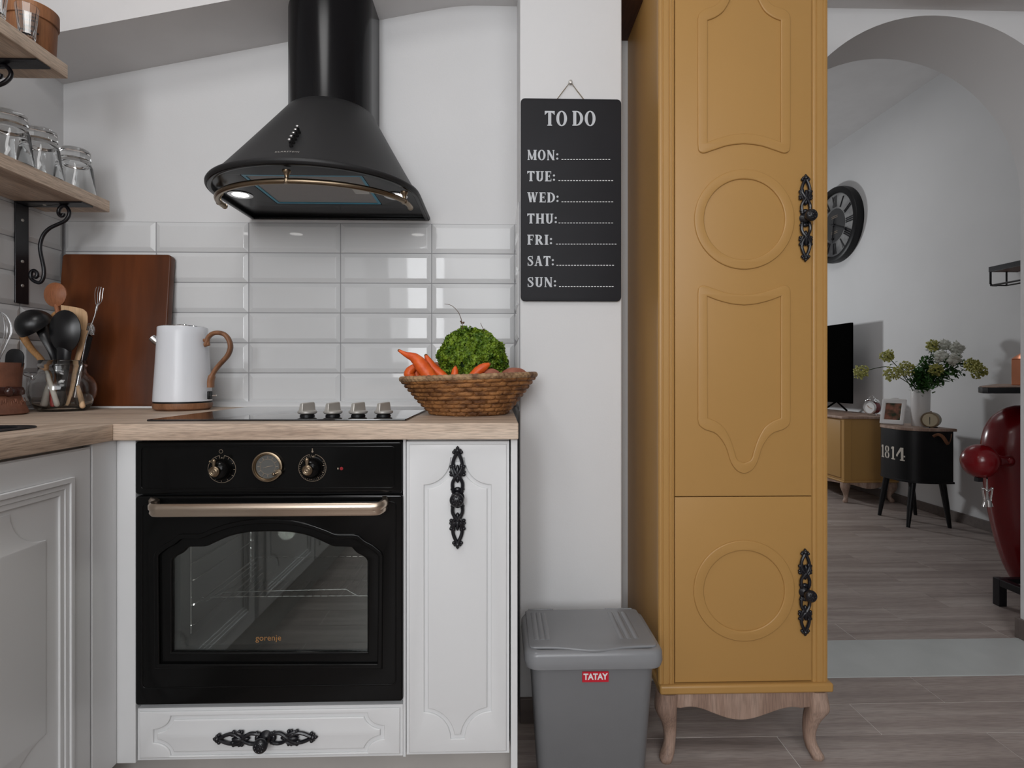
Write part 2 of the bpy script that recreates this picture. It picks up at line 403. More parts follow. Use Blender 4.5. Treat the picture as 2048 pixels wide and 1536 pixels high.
# floor slab, planks
floor = struct(MB().box(-1.6, 3.3, -2.7, 6.7, -.06, -.0012).build('floor', 'jointl', smooth=0))
def plank(x0, x1, y0, y1, g=.0014):
    return MB().box(x0 + g, x1 - g, y0 + g, y1 - g, -.0012, 0)
def lay(rows, y_start, x_lo, x_hi, xj, sgn, builder=None, skip=None):
    for k in range(rows):
        ya = y_start + sgn * .1435 * k; yb = ya + sgn * .1435; y0, y1 = min(ya, yb), max(ya, yb)
        j = xj + (.3 if k % 2 else 0); x = j - .6 * math.ceil((j - x_lo) / .6)
        while x < x_hi:
            a, b = max(x, x_lo), min(x + .6, x_hi)
            if b - a > .02 and not (skip and skip(a, b, y0, y1)):
                if builder is None:
                    o = plank(a, b, y0, y1).xf(Matrix.Translation((0, 0, R.uniform(-.0003, .0003)))).build('plank', 'plank', floor, smooth=0, recalc=False)
                else: builder.box(a + .0012, b - .0012, y0 + .0012, y1 - .0012, -.0012, 0)
            x += .6
Y0F = atz(1850, 1353, 0).y
lay(6, Y0F, -.2, 2.59, 1.38, -1, skip=lambda a, b, y0, y1: y0 < 1.8 and b < .01 and y1 > 1.9)
bmore = MB(); lay(25, Y0F - 6 * .1435, -1.45, 2.59, 1.38, -1, bmore); lay(6, Y0F, -1.45, -.2, 1.38, -1, bmore)
o = bmore.build('planks', 'plank', floor, smooth=0, recalc=False); o['kind'] = 'stuff'
Y1F = atz(1850, 1279, 0).y
lay(22, Y1F, 1.15, 3.17, 1.97, 1)
bm2 = MB(); lay(22, Y1F, .02, 1.15, 1.97, 1, bm2); lay(9, Y1F + 22 * .1435, .02, 3.17, 1.97, 1, bm2)
o = bm2.build('planks', 'plank', floor, smooth=0, recalc=False); o['kind'] = 'stuff'
AX0, AX1 = 1.466 - .539, 1.466 + .539
struct(MB().box(AX0, AX1, Y0F, Y1F, -.004, .002).build('door_sill', 'sill', bevel=.0015, smooth=0))

# walls
wall_back = struct(MB().box(-1.56, .2, YW, 1.98, 0, 2.62).build('wall_back', 'wall', smooth=0))
wall_left = struct(MB().box(-1.56, XL - .008, -2.7, YW, 0, 2.62).build('wall_left', 'wall', smooth=0))
struct(MB().box(-1.56, 2.7, -2.8, -2.7, 0, 2.62).build('wall_front', 'dimwall', smooth=0))
struct(MB().box(2.6, 2.7, -2.7, YW, 0, 2.62).build('wall_right', 'dimwall', smooth=0))
struct(MB().box(-1.56, 2.7, -2.7, 1.98, 2.62, 2.7).build('ceiling', 'ceil', smooth=0))
pillar = struct(MB().box(XP0, XP1, 1.60, YW + .01, 0, 2.3).build('pillar', 'wall', bevel=.004, smooth=0))
acx = (AX0 + AX1) / 2; arx = (AX1 - AX0) / 2
ap = [(.2, 0), (AX0, 0)] + [(acx - arx * cos(PI * i / 48), 1.676 + .539 * sin(PI * i / 48)) for i in range(49)] + [(AX1, 0), (3.4, 0), (3.4, 3.25), (.2, 3.25)]
struct(MB().plate([dedupe(ap)], Y0F, Y1F, 0, 'y').build('arch_wall', 'wall', smooth=25))
hb = [pl(-260, 238), pl(128, 165), pl(345, 124), pl(578, 80), pl(760, 37), pl(840, 21.5), pl(885, 13.5), pl(915, 9.5), pl(945, 8), pl(985, 8.5), pl(1036, 9.5), (.2, ZH), (2.6, ZH), (2.6, 2.62), (-1.46, 2.62)]
hb[0] = (-1.461, hb[1][1] - (hb[1][0] + 1.461) * .207)
struct(MB().plate([hb], 1.622, YW, 0, 'y').build('header_beam', 'ceil', smooth=20))
# far room shell
XR = 3.176
struct(MB().box(XR, 3.3, Y1F, 6.7, 0, 3.25).build('wall_far_right', 'wall', smooth=0))
struct(MB().box(-.1, 3.3, 6.7, 6.8, 0, 3.25).build('wall_far_end', 'wall', smooth=0))
struct(MB().box(-.1, 0, 1.98, 6.7, 0, 3.25).build('wall_far_left', 'wall', smooth=0))
struct(MB().box(0, .2, 1.98, Y1F, 0, 3.25).build('wall_far_near', 'wall', smooth=0))
struct(MB().box(-.1, 3.3, Y1F, 6.7, 3.17, 3.25).build('ceiling_far', 'ceil', smooth=0))
# skirting
struct(MB().box(XR - .012, XR, Y1F, 6.69, 0, .066).build('baseboard_far_right', 'base', bevel=.002, smooth=0))
struct(MB().box(XP0, XP1, 1.588, 1.60, 0, .072).build('baseboard_pillar', 'base', bevel=.002, smooth=0))
struct(MB().box(AX1 - .012, AX1, Y0F, Y1F, .002, .078).build('baseboard_arch', 'base', bevel=.002, smooth=0))
struct(MB().box(AX1 - .012, AX1 + .3, Y1F, Y1F + .012, 0, .078).build('baseboard_arch_far', 'base', bevel=.002, smooth=0))
# dark timber infill between pillar and tall cabinet
struct(MB().box(XP1, .431, 1.60, Y0F, at(1250, 82, Y0F).z, ZH).build('trim_1', 'darkwood', bevel=.003, smooth=0))

# wall tiles
tile_cache = {}
def tile_mesh(w_, h_):
    k = (round(w_, 4), round(h_, 4))
    if k not in tile_cache:
        e = min(.013, w_ * .3, h_ * .3); r0 = .0012
        vs = []
        for ins, d in ((r0, 0), (r0, .003), (r0 + .0008, .0038), (r0 + e, .0088), (r0 + e + .002, .0092)):
            vs += [(ins, -d, ins), (w_ - ins, -d, ins), (w_ - ins, -d, h_ - ins), (ins, -d, h_ - ins)]
        fs = [(4 * i + k_, 4 * i + (k_ + 1) % 4, 4 * i + 4 + (k_ + 1) % 4, 4 * i + 4 + k_) for i in range(4) for k_ in range(4)] + [(16, 17, 18, 19)]
        me = bpy.data.meshes.new('tile'); me.from_pydata(vs, [], fs); me.materials.append(M['tile'])
        tile_cache[k] = me
    return tile_cache[k]
def put_tile(parent, org, rotz, w_, h_):
    o = bpy.data.objects.new('tile', tile_mesh(w_, h_)); COL.objects.link(o)
    o.parent = parent; o.location = Vector(org) - Vector(parent['_o'])
    o.rotation_euler = (R.uniform(-.0016, .0016), 0, rotz + R.uniform(-.0012, .0012))
TZ = at(600, 806.3, YB).z; TP = (at(600, 444.8, YB).z - TZ) / 6
XJ = at(496, 600, YB).x
for r_ in range(6):
    z = TZ + TP * r_
    xs = [XL + .0] + [XJ + .3025 * k for k in range(-1, 3)] + [XP0 - .008]
    for a, b in zip(xs, xs[1:]): put_tile(wall_back, (a, YW, z), 0, b - a, TP)
    # left wall, faces +x : origin at the nearer corner
    ys = [YB, atx(43, 700, XL).y]
    while ys[-1] > .2: ys.append(ys[-1] - .3025)
    for a, b in zip(ys, ys[1:]): put_tile(wall_left, (XL - .008, b, z), PI / 2, a - b, TP)
    put_tile(pillar, (XP0, YB, z), -PI / 2, YB - 1.603, TP)
MB().box(XL - .008, XP0, YW - .0025, YW, ZW, TZ + 6 * TP).build('grout', 'grout', wall_back, smooth=0)
MB().box(XL - .008, XL - .0055, .0, YW, ZW, TZ + 6 * TP).build('grout', 'grout', wall_left, smooth=0)
MB().box(XP0 - .0025, XP0, 1.603, YW, ZW, TZ + 6 * TP).build('grout', 'grout', pillar, smooth=0)
# white sealing strip along the worktop
struct(MB().prism([(YB - .022, ZW), (YB - .022, ZW + .004), (YB - .006, ZW + .016), (YB + .006, ZW + .018), (YB + .006, ZW)], XL, XP0 - .012, 'x').build('trim_2', 'white', smooth=30, bevel=.001))

# ================================================================== WORKTOPS
XC1 = at(1037, 850, 1.2).x; XCL = at(226.5, 850, 1.2).x
tag(MB().box(XL, XC1, 1.20, YB - .004, ZW - .036, ZW).build('worktop', 'oak', bevel=.0025, smooth=0),
    'pale oak worktop along the back wall carrying the glass hob', 'worktop')
# left run with a sink cut-out
SX0, SX1, SY0, SY1 = -1.36, at(34, 858, 1.08).x, .45, atz(20, 854, ZW).y
lw = MB().plate([[(XL, -2.3), (XCL, -2.3), (XCL, 1.1985), (XL, 1.1985)], rrect(SX0, SX1, SY0, SY1, .05)], ZW - .036, ZW, .002, 'z')
tag(lw.build('worktop', 'oak_y', smooth=30), 'pale oak worktop along the left wall with the sink in it', 'worktop')
sk = thing('sink', 'black rectangular sink let into the left worktop', 'sink', ((SX0 + SX1) / 2, (SY0 + SY1) / 2, ZW - .19))
MB().plate([rrect(SX0 - .012, SX1 + .012, SY0 - .012, SY1 + .012, .055), rrect(SX0 + .012, SX1 - .012, SY0 + .012, SY1 - .012, .04)], ZW, ZW + .003, .001, 'z').build('rim', 'blackpaint', sk)
def basin(u, v):
    pass
bs = MB(); ol = rrect(SX0 + .012, SX1 - .012, SY0 + .012, SY1 - .012, .04, 4); n = len(ol); lv = [(0, ZW + .001), (.0, ZW - .15), (.02, ZW - .18), (.06, ZW - .188)]
for ins, z in lv:
    q = inset(ol, ins) if ins else ol
    bs.v += [(x, y, z) for x, y in q]
for i in range(3): bs.f += [(i * n + k, i * n + (k + 1) % n, (i + 1) * n + (k + 1) % n, (i + 1) * n + k) for k in range(n)]
bs.f.append(tuple(3 * n + k for k in range(n)))
bs.build('basin', 'blackpaint', sk)
MB().lathe([(0, 0), (.035, 0), (.035, .003), (.03, .004), (0, .002)], ((SX0 + SX1) / 2, (SY0 + SY1) / 2, ZW - .188), 20).build('drain', 'steel', sk)

# ================================================================== ORNATE PULL
def ornate(parent, c, horizontal=False, k=1.0, name='handle', knob_label=None):
    """cast plate along z (or x) with a round knob; c = centre on the door face (front towards -y)"""
    c = Vector(c)
    def P(u, v, w_): return c + (Vector((u * k, -w_, v * k)) if horizontal else Vector((v * k, -w_, u * k)))
    def el(mb, u, v, ru, rv, rw=.0045, w_=.005, n=10):
        mb.ball(P(u, v, w_), *((ru * k, rw * k, rv * k) if horizontal else (rv * k, rw * k, ru * k)), n=n, m=7)
    def grp(mb, s):
        for t in (1, -1):
            st = spline([(.012, .0085, .005), (.022, .0108, .006), (.032, .0108, .006), (.041, .0070, .007), (.050, .0005, .0078), (.058, -.0062, .007), (.067, -.0098, .006), (.076, -.0102, .0055), (.086, -.0076, .0055), (.094, -.0040, .0055), (.100, -.0012, .0055)], 4)
            mb.tube([P(s * q[0], t * q[1], q[2]) for q in st], .0041 * k, 8)
            # side leaves and curls of the middle rosette
            mb.tube([P(s * q[0], t * q[1], q[2]) for q in spline([(.042, .003, .007), (.050, .0085, .008), (.059, .0118, .007), (.066, .0135, .005)], 3)], .0034 * k, 7)
            el(mb, s * .0575, t * .0078, .0105, .0050, .0058)
            el(mb, s * .0700, t * .0085, .0060, .0042, .0048)
            for u, v, r in ((.0185, .0118, .0040), (.0135, .0098, .0042), (.0505, .0140, .0042), (.0565, .0150, .0036), (.0685, .0140, .0044), (.1000, .0082, .0042), (.1045, .0058, .0034)):
                mb.ball(P(s * u, t * v, .0048), r * k, n=9, m=6)
        el(mb, s * .0585, 0, .0145, .0048, .0066, .006)
        el(mb, s * .0415, 0, .0090, .0044, .0050)
        el(mb, s * .0175, 0, .0060, .0080, .0050, .004)
        mb.ball(P(s * .1035, 0, .006), .0062 * k, n=10, m=7); mb.ball(P(s * .1090, 0, .005), .0040 * k, n=8, m=6)
        mb.tube([P(s * .1085, 0, .005), P(s * .1140, 0, .004)], [.0030, .0008], 6)
    mb = MB(); grp(mb, 1); grp(mb, -1)
    mb.lathe([(0, 0), (.0145, 0), (.0150, .003), (.0115, .007), (.0070, .010), (.0062, .014)], c, 20, (0, -1, 0))
    h = mb.build(name, 'iron', parent, smooth=40)
    kb = MB().lathe([(.0062, .012), (.0066, .018), (.0105, .022), (.0148, .027), (.0156, .031), (.0146, .035), (.0105, .0385), (.0045, .0402), (0, .0405)], c, 24, (0, -1, 0))
    for i in range(8):
        g = 2 * PI * i / 8; kb.ball(P(.0085 * cos(g), .0085 * sin(g), .0385), .0026, n=7, m=5)
    kb.ball(P(0, 0, .0402), .0030, n=8, m=5)
    kb.build('knob', 'iron', h, smooth=40)
    return h

def panel_front(parent, name, x0, x1, z0, z1, outline, Yf, mt='white', edge=.006, g=.0085, dep=.0045, inner=None):
    mb = MB()
    mb.box(x0, x1, Yf + dep, Yf + .019, z0, z1)
    rim = [(x0 + edge, z0 + edge), (x1 - edge, z0 + edge), (x1 - edge, z1 - edge), (x0 + edge, z1 - edge)]
    mb.plate([rim, dedupe(outline)], Yf, Yf + dep + .001, .0024, 'y')
    mb.plate([dedupe(inner if inner else inset(dedupe(outline), g))], Yf, Yf + dep + .001, .0026, 'y', 3)
    return mb.build(name, mt, parent, smooth=35)

# ================================================================== BASE CABINETS
zp = lambda py, Y=YF: at(600, py, Y).z
xp = lambda px, Y=YF: at(px, 1100, Y).x
ZPL = at(600, 1521, YF).z; ZUN = ZW - .0365
# oven housing
hs = thing('oven_cabinet', 'white base cabinet that houses the black oven, with one long bottom drawer', 'cabinet', (xp(537), 1.5, ZPL))
c = MB(); XO0, XO1 = xp(271), xp(805)
c.box(xp(233), XO0 - .0006, YF + .001, YF + .02, ZPL, ZUN)
c.build('filler_panel', 'white', hs, smooth=0, bevel=.001)
c = MB().box(XO0 - .016, XO0 - .0005, YF + .021, 1.81, ZPL, ZUN).box(XO1 + .0005, xp(811) - .0005, YF + .006, 1.81, ZPL, ZUN)
c.box(XO0, XO1, YF + .022, 1.81, ZPL, ZPL + .016).box(XO0, XO1, YF + .022, 1.81, zp(1410) - .016, zp(1410)).box(XO0, XO1, 1.795, 1.81, ZPL + .016, ZUN)
c.build('carcass', 'white', hs, smooth=0)
DZ0, DZ1 = at(540, 1518.5, YF).z, at(540, 1415, YF).z
dx0, dx1 = xp(273), xp(805)
ol = scoop(xp(306), xp(768), at(540, 1509, YF).z, at(540, 1429.5, YF).z, .037, .029, 10)
dr = panel_front(hs, 'drawer', dx0, dx1, DZ0, DZ1, ol, YF, inner=scoop_in(xp(306), xp(768), at(540, 1509, YF).z, at(540, 1429.5, YF).z, .037, .029, .0085))
ornate(dr, (at(533, 1472.5, YF).x, YF - .001, at(533, 1472.5, YF).z), True)
# narrow cabinet
nc = thing('cabinet', 'narrow white base cabinet right of the oven with an ornate black pull', 'cabinet', (xp(915), 1.5, ZPL))
NX0, NX1 = xp(812.5), xp(1018.5)
MB().box(xp(811) + .0005, xp(1019), YF + .021, 1.81, ZPL, ZUN).build('carcass', 'white', nc, smooth=0)
ol = scoop(xp(848), xp(982), at(915, 1478, YF).z, at(915, 916, YF).z, .0590, .0600, 12)
dz0 = at(915, 1510, YF).z
dd = panel_front(nc, 'door', NX0, NX1, dz0, at(915, 883, YF).z, ol, YF, inner=scoop_in(xp(848), xp(982), at(915, 1478, YF).z, at(915, 916, YF).z, .0590, .0600, .0085, 12))
ornate(dd, (at(915.5, 994, YF).x, YF - .001, at(915.5, 994, YF).z))
MB().box(xp(1021.5), XC1 - .0015, YF - .004, YB - .004, 0, ZUN).build('end_panel', 'white', nc, smooth=0, bevel=.0015)
# kickboards
tag(MB().box(xp(232.5) - .055, xp(1021) , YF + .055, YF + .07, 0, ZPL - .002).build('kickboard', 'plinth', smooth=0),
    'grey kickboard under the oven and the narrow cabinet', 'kickboard')
# left run: face x = XLF
XLF = xp(232.5)
lc = thing('cabinet', 'white corner cabinet under the sink with a framed door facing right', 'cabinet', (XLF - .3, .85, ZPL))
yd = lambda px: atx(px, 1000, XLF).y
MB().box(XLF - .02, XLF, yd(184.5), YF + .019, ZPL, ZUN).build('filler_panel', 'white', lc, smooth=0, bevel=.001)
MB().box(XL, XLF - .021, .56, YF, ZPL, ZUN - .2).box(XLF - .5, XLF - .021, .56, YF, ZUN - .2, ZUN - .001) if 0 else None
cc = MB().box(XL, XL + .016, .53, YF + .01, ZPL, ZUN).box(XL, XLF - .021, .53, YF + .01, ZPL, ZPL + .016).box(XL, XLF - .021, .53, .546, ZPL, ZUN).box(XLF - .04, XLF - .021, .53, YF + .01, ZUN - .04, ZUN)
cc.build('carcass', 'white', lc, smooth=0)
def left_door(parent, ya, yb, nm='door'):
    z0, z1 = ZPL + .004, atx(183, 893.5, XLF).z; m_ = MB()
    m_.box(XLF - .019, XLF - .003, ya, yb, z0, z1)
    fr = .052
    rim = [(ya + .003, z0 + .003), (yb - .003, z0 + .003), (yb - .003, z1 - .003), (ya + .003, z1 - .003)]
    hole = [(ya + fr, z0 + fr), (yb - fr, z0 + fr), (yb - fr, z1 - fr), (ya + fr, z1 - fr)]
    m_.plate([rim, hole], XLF - .004, XLF, .0015, 'x')
    # stepped moulding
    for a, b, t in ((0, .010, .007), (.010, .020, .0035), (.020, .030, .0012)):
        o1 = inset(hole, a); o2_ = inset(hole, b)
        m_.plate([o1, o2_], XLF - .004, XLF + t, .0018 if t > .002 else .0008, 'x')
    # raised shaped centre
    q = fr + .030 + .030
    y0, y1 = ya + q, yb - q; zs = atx(91, 1085, XLF).z; zt = atx(18, 1029, XLF).z; zb = atx(91, 1466, XLF).z
    cw, chh = .075, zt - zs
    pts = [(y1, zs)] + [(y1 - cw * cos(PI / 2 * (8 - i) / 8), zt - (chh - .004) * sin(PI / 2 * (8 - i) / 8)) for i in range(9)]
    pts += [(y0 + (y1 - a_), b_) for a_, b_ in pts[::-1]]
    low = [(a_, zb + zs - b_ - .0) for a_, b_ in pts[::-1]]
    m_.plate([dedupe(pts + low)], XLF - .004, XLF - .0005, .0022, 'x')
    return m_.build(nm, 'white', parent, smooth=35)
left_door(lc, .552, yd(184.5) - .002)
cab_names = ['white base cabinet next along the left run, beyond the frame', 'white base cabinet at the near end of the left run']
for i, (ya, yb) in enumerate(((-.06, .53), (-.67, -.07), (-1.28, -.68), (-1.89, -1.29))):
    t = thing('cabinet', ['white base cabinet next to the sink cabinet on the left run', 'white base cabinet third along the left run, mirrored in the oven glass', 'white base cabinet fourth along the left run behind the camera', 'white base cabinet at the near end of the left run'][i], 'cabinet', (XLF - .3, (ya + yb) / 2, ZPL), 'base cabinets of the left run')
    MB().box(XL, XLF - .021, ya, yb, ZPL, ZW - .21).box(XLF - .05, XLF - .021, ya, yb, ZW - .21, ZUN - .001).build('carcass', 'white', t, smooth=0)
    d_ = left_door(t, ya + .002, yb - .002)
tag(MB().box(XLF - .07, XLF - .055, -1.9, YF + .055, 0, ZPL - .002).build('kickboard', 'plinth', smooth=0), 'grey kickboard under the left run of cabinets', 'kickboard')

# ================================================================== OVEN
ov = thing('oven', 'black enamelled built-in oven with an arched glass door and pale gold handle', 'oven', (xp(537), 1.5, zp(1408)))
PY = YF - .004
# control panel
pz1, pz0 = ZUN - .004, at(537, 987.5, PY).z
o_ = rrect(at(269.5, 900, PY).x, at(804, 900, PY).x, pz0, pz1, .006)
mb = MB().plate([o_], PY, YF + .018, .004, 'y')
zi1, zi0 = at(537, 892, PY).z, at(537, 978, PY).z
ri = rrect(at(281, 900, PY).x, at(790, 900, PY).x, zi0, zi1, .008)
mb.plate([ri, inset(ri, .003)], PY - .0015, PY + .002, .0012, 'y')
cp = mb.build('control_panel', 'enamel', ov, smooth=35)
def disc(c, r, y0, y1, n=28): return MB().lathe([(0, y0), (r, y0), (r, y1), (0, y1)], c, n, (0, -1, 0))
# third level parts hang under the control panel
for j, (px, py) in enumerate(((444, 938), (625, 935.5))):
    c = at(px, py, PY)
    s = MB(); gap = 12 if j else 10
    a0 = math.radians(90 + gap); a1 = math.radians(450 - gap)
    s.tube([c + Vector((.0298 * cos(a0 + (a1 - a0) * i / 44), -.0006, .0298 * sin(a0 + (a1 - a0) * i / 44))) for i in range(45)], .00042, 4)
    for a_ in (a0, a1): s.tube([c + Vector((.0298 * cos(a_), -.0006, .0298 * sin(a_))), c + Vector((.0225 * cos(a_), -.0006, .0225 * sin(a_)))], .00042, 4)
    ticks = range(0, 330, 30) if not j else range(20, 330, 9)
    for t_ in ticks:
        g = math.radians(-58 - t_ + 90 + 58 - 32) if not j else math.radians(50 - t_)
        if j and (t_ // 9) % 4 == 0: r0, r1 = .0215, .027
        else: r0, r1 = .0252, .0285
        s.tube([c + Vector((r0 * cos(g), -.0006, r0 * sin(g))), c + Vector((r1 * cos(g), -.0006, r1 * sin(g)))], .0005 if not j else (.0009 if (t_ // 9) % 4 == 0 else .00035), 4)
    # symbol above the dial
    if j:
        s.ball(c + Vector((0, -.0006, .0355)), .0022, .0004, .0022, 8, 6); s.tube([c + Vector((0, -.0006, .036)), c + Vector((0, -.0006, .0425))], .0011, 6)
    else:
        s.tube([c + Vector((-.002 + .0042 * cos(g_ * PI / 3), -.0006, .0385 + .0042 * sin(g_ * PI / 3))) for g_ in range(7)], .0004, 4)
    s.ball(c + Vector((0, -.0006, .0245)), .0012, .0004, .0014, 8, 6)
    s.build('dial_scale', 'pale_print', cp, smooth=0)
    kb = MB().lathe([(.0235, 0), (.0235, .004), (.0225, .012), (.0195, .020), (.014, .0255), (.0, .0275)], c, 28, (0, -1, 0)).build('knob', 'enamel', cp, smooth=40)
    b_ = MB().lathe([(.0105, .026), (.0115, .031), (.0112, .035), (.0085, .037), (.0075, .0365), (.0055, .0375), (.004, .037), (0, .038)], c, 24, (0, -1, 0))
    b_.tube([c + Vector((0, -.034, .006)), c + Vector((-.0006, -.034, .014)), c + Vector((-.0006, -.034, .022))], [.0026, .0032, .0044], 8, flat=.7)
    b_.ball(c + Vector((-.0006, -.034, .0225)), .0046, .003, .0044, 10, 7)
    if not j: b_.tube([c + Vector((-.001, -.034, .021)), c + Vector((-.007, -.033, .0205)), c + Vector((-.010, -.032, .021))], [.0015, .0015, .0026], 7)
    b_.build('knob_lever', 'brass', cp, smooth=40)
c = at(536.5, 933, PY)
MB().lathe([(.0330, 0), (.0338, .004), (.0325, .007), (.0300, .0075), (.0285, .0055), (.0275, .006), (.026, .0045), (.026, 0)], c, 40, (0, -1, 0)).build('timer_ring', 'brass', cp, smooth=50)
disc(c, .0262, 0, .002, 32).build('timer_dial', 'dial', cp)
s = MB(); s.tube([c + Vector((.0165 * cos(2 * PI * i / 36), -.0026, .0165 * sin(2 * PI * i / 36))) for i in range(37)], .00035, 4)
for i in range(12):
    g = 2 * PI * i / 12; s.tube([c + Vector((.0175 * cos(g), -.0026, .0175 * sin(g))), c + Vector((.0225 * cos(g), -.0026, .0225 * sin(g)))], .0007, 4)
s.tube([c + Vector((-.010, -.003, -.003)), c + Vector((0, -.003, 0)), c + Vector((.0115, -.003, .0018))], [.0003, .0007, .0004], 4)
s.build('timer_marks', 'pale_print', cp, smooth=0)
q = at(561, 943, PY)
k_ = MB().lathe([(0, 0), (.007, 0), (.0075, .008), (.0068, .012), (0, .0125)], q, 16, (0, -1, 0)); k_.ball(at(553, 946, PY) + Vector((0, -.015, 0)), .0038, n=10, m=7)
k_.tube([at(553, 946, PY) + Vector((0, -.015, 0)), q + Vector((0, -.010, 0))], .0024, 8)
k_.build('timer_knob', 'brass', cp, smooth=40)
disc(at(683, 937, PY), .0036, 0, .001, 14).build('indicator', 'led', cp)
MB().box(at(676, 937, PY).x - .0014, at(676, 937, PY).x + .0014, PY - .0006, PY, at(676, 937, PY).z - .0018, at(676, 937, PY).z + .0018).build('symbol', 'pale_print', cp, smooth=0)
# door
P = lambda pts: o2(pts, PY)
outer = rrect(at(269.5, 1200, PY).x, at(805.5, 1200, PY).x, at(537, 1407.5, PY).z, at(537, 991, PY).z, .007)
def half_sym(left, cx):                # mirror a left half outline about x = cx (pixels)
    return left + [(2 * cx - a, b) for a, b in left[::-1]]
cx = 537
o_out = half_sym([(313, 1334), (311, 1112)] + [(p.x, p.y) for p in spline([(313, 1106), (330, 1092), (345, 1084), (358, 1073)], 3)] + [(366, 1071), (398, 1071), (408, 1068.5)] + [(p.x, p.y) for p in spline([(420, 1063), (455, 1051), (495, 1043), (532, 1041)], 4)], cx)
o_in = half_sym([(341, 1306.5), (341, 1124), (344, 1119)] + [(p.x, p.y) for p in spline([(350, 1114), (362, 1108), (372, 1097)], 3)] + [(378, 1096), (405, 1095.5), (412, 1094)] + [(p.x, p.y) for p in spline([(425, 1088), (458, 1074), (496, 1066.5), (534, 1065)], 4)], cx)
O1 = dedupe(P(o_out)); O2 = dedupe(P(o_in))
mb = MB().plate([outer, O1], PY, YF + .018, .0045, 'y', 3)
# raised bead round the door edge
ri = rrect(at(283, 1200, PY).x, at(793, 1200, PY).x, at(537, 1374, PY).z, at(537, 1004, PY).z, .010)
mb.plate([ri, inset(ri, .0032)], PY - .0013, PY + .002, .0012, 'y')
d_ = mb.build('door', 'enamel', ov, smooth=40)
mb = MB().plate([dedupe(inset(O1, -.004)), dedupe(inset(O1, .007))], PY - .0028, PY + .004, .003, 'y', 3)
mb.plate([dedupe(inset(O1, .002)), O2], PY + .0045, YF + .016, .005, 'y', 3)
mb.build('window_frame', 'enamel', d_, smooth=40)
MB().plate([dedupe(inset(O2, -.002))], PY + .012, PY + .0145, 0, 'y').build('glass_pane', 'ovenglass', d_, smooth=0)
zl = at(537, 1276, PY + .012); tx = MB().text('gorenje', .0182, lambda v: Vector((zl.x + v.x, PY + .0118 - v.z, zl.z + v.y)), offset=0, extrude=.0001, spacing=1.02)
tx.build('logo', 'gold_print', d_, smooth=0)
# handle bar
hy = 1.168; zc = at(537, 1019.5, hy).z
pa = [Vector((at(303, 1012, PY).x, PY + .001, zc + .004)), Vector((at(294, 1020, hy).x + .004, PY - .022, zc + .003)), Vector((at(292, 1020, hy).x + .003, hy + .014, zc + .002)), Vector((at(300, 1020, hy).x + .003, hy + .004, zc)), Vector((at(316, 1020, hy).x, hy, zc))]
pb = [Vector((at(742, 1019, hy).x, hy, zc)), Vector((at(755, 1019, hy).x, hy + .004, zc)), Vector((at(764, 1018, hy).x - .001, hy + .014, zc + .002)), Vector((at(765, 1018, hy).x, PY - .022, zc + .003)), Vector((at(770, 1010, PY).x, PY + .001, zc + .004))]
path = [Vector(p) for p in spline(pa, 4)] + [Vector(p) for p in spline(pb, 4)]
h = MB(); prof = [(-.006, .0125), (.002, .0135), (.0065, .0075), (.0065, 0), (.0035, -.0035), (.0045, -.0095), (.0015, -.0135), (-.006, -.0125)]   # (outward, up)
vs = []; m_ = len(path)
for i, p in enumerate(path):
    t = (path[min(i + 1, m_ - 1)] - path[max(i - 1, 0)]); t.z = 0; t.normalize(); nrm = Vector((t.y, -t.x, 0))
    for a_, b_ in prof: vs.append(p + nrm * a_ + Vector((0, 0, b_)))
n = len(prof); h.add(vs, [(i * n + k, i * n + (k + 1) % n, (i + 1) * n + (k + 1) % n, (i + 1) * n + k) for i in range(m_ - 1) for k in range(n)] + [tuple(range(n)), tuple((m_ - 1) * n + k for k in range(n))])
h.build('handle', 'goldbar', d_, smooth=50)
# cavity, rack
cv = MB(); X0, X1 = at(366, 1200, 1.25).x, at(742, 1200, 1.25).x; Z0, Z1 = at(537, 1284, 1.25).z, at(537, 1050, 1.25).z
vs = [(x, y, z) for z in (Z0, Z1) for y in (1.25, 1.62) for x in (X0, X1)]
cv.add(vs, [(0, 1, 3, 2), (4, 6, 7, 5), (2, 3, 7, 6), (0, 2, 6, 4), (1, 5, 7, 3)])
cv.plate([[(XO0 + .004, zp(1405)), (XO1 - .004, zp(1405)), (XO1 - .004, ZUN - .05), (XO0 + .004, ZUN - .05)], [(X0, Z0), (X1, Z0), (X1, Z1), (X0, Z1)]], 1.2405, 1.25, 0, 'y')
cv.build('cavity', 'oveninside', ov, smooth=0, recalc=False)
rk = MB(); zr = at(560, 1193, 1.30).z; xa, xb = X0 + .002, X1 - .002
fr = [at(402, 1201, 1.29), at(414, 1201, 1.29), at(447, 1184.5, 1.29), at(692, 1178.5, 1.29), at(715, 1192, 1.29), at(740, 1192, 1.29)]
fr = [Vector((p.x, 1.29, p.z)) for p in fr]; rk.tube(fr, .0014, 6)
rk.tube([Vector((xa, 1.30, zr)), Vector((xb, 1.30, zr))], .0016, 6); rk.tube([Vector((xa, 1.58, zr)), Vector((xb, 1.58, zr))], .0016, 6)
for i in range(22): x = xa + .02 + (xb - xa - .04) * i / 21; rk.tube([Vector((x, 1.296, zr + .0025)), Vector((x, 1.584, zr + .0025))], .0013, 5)
rk.build('rack', 'chrome', ov, smooth=50)
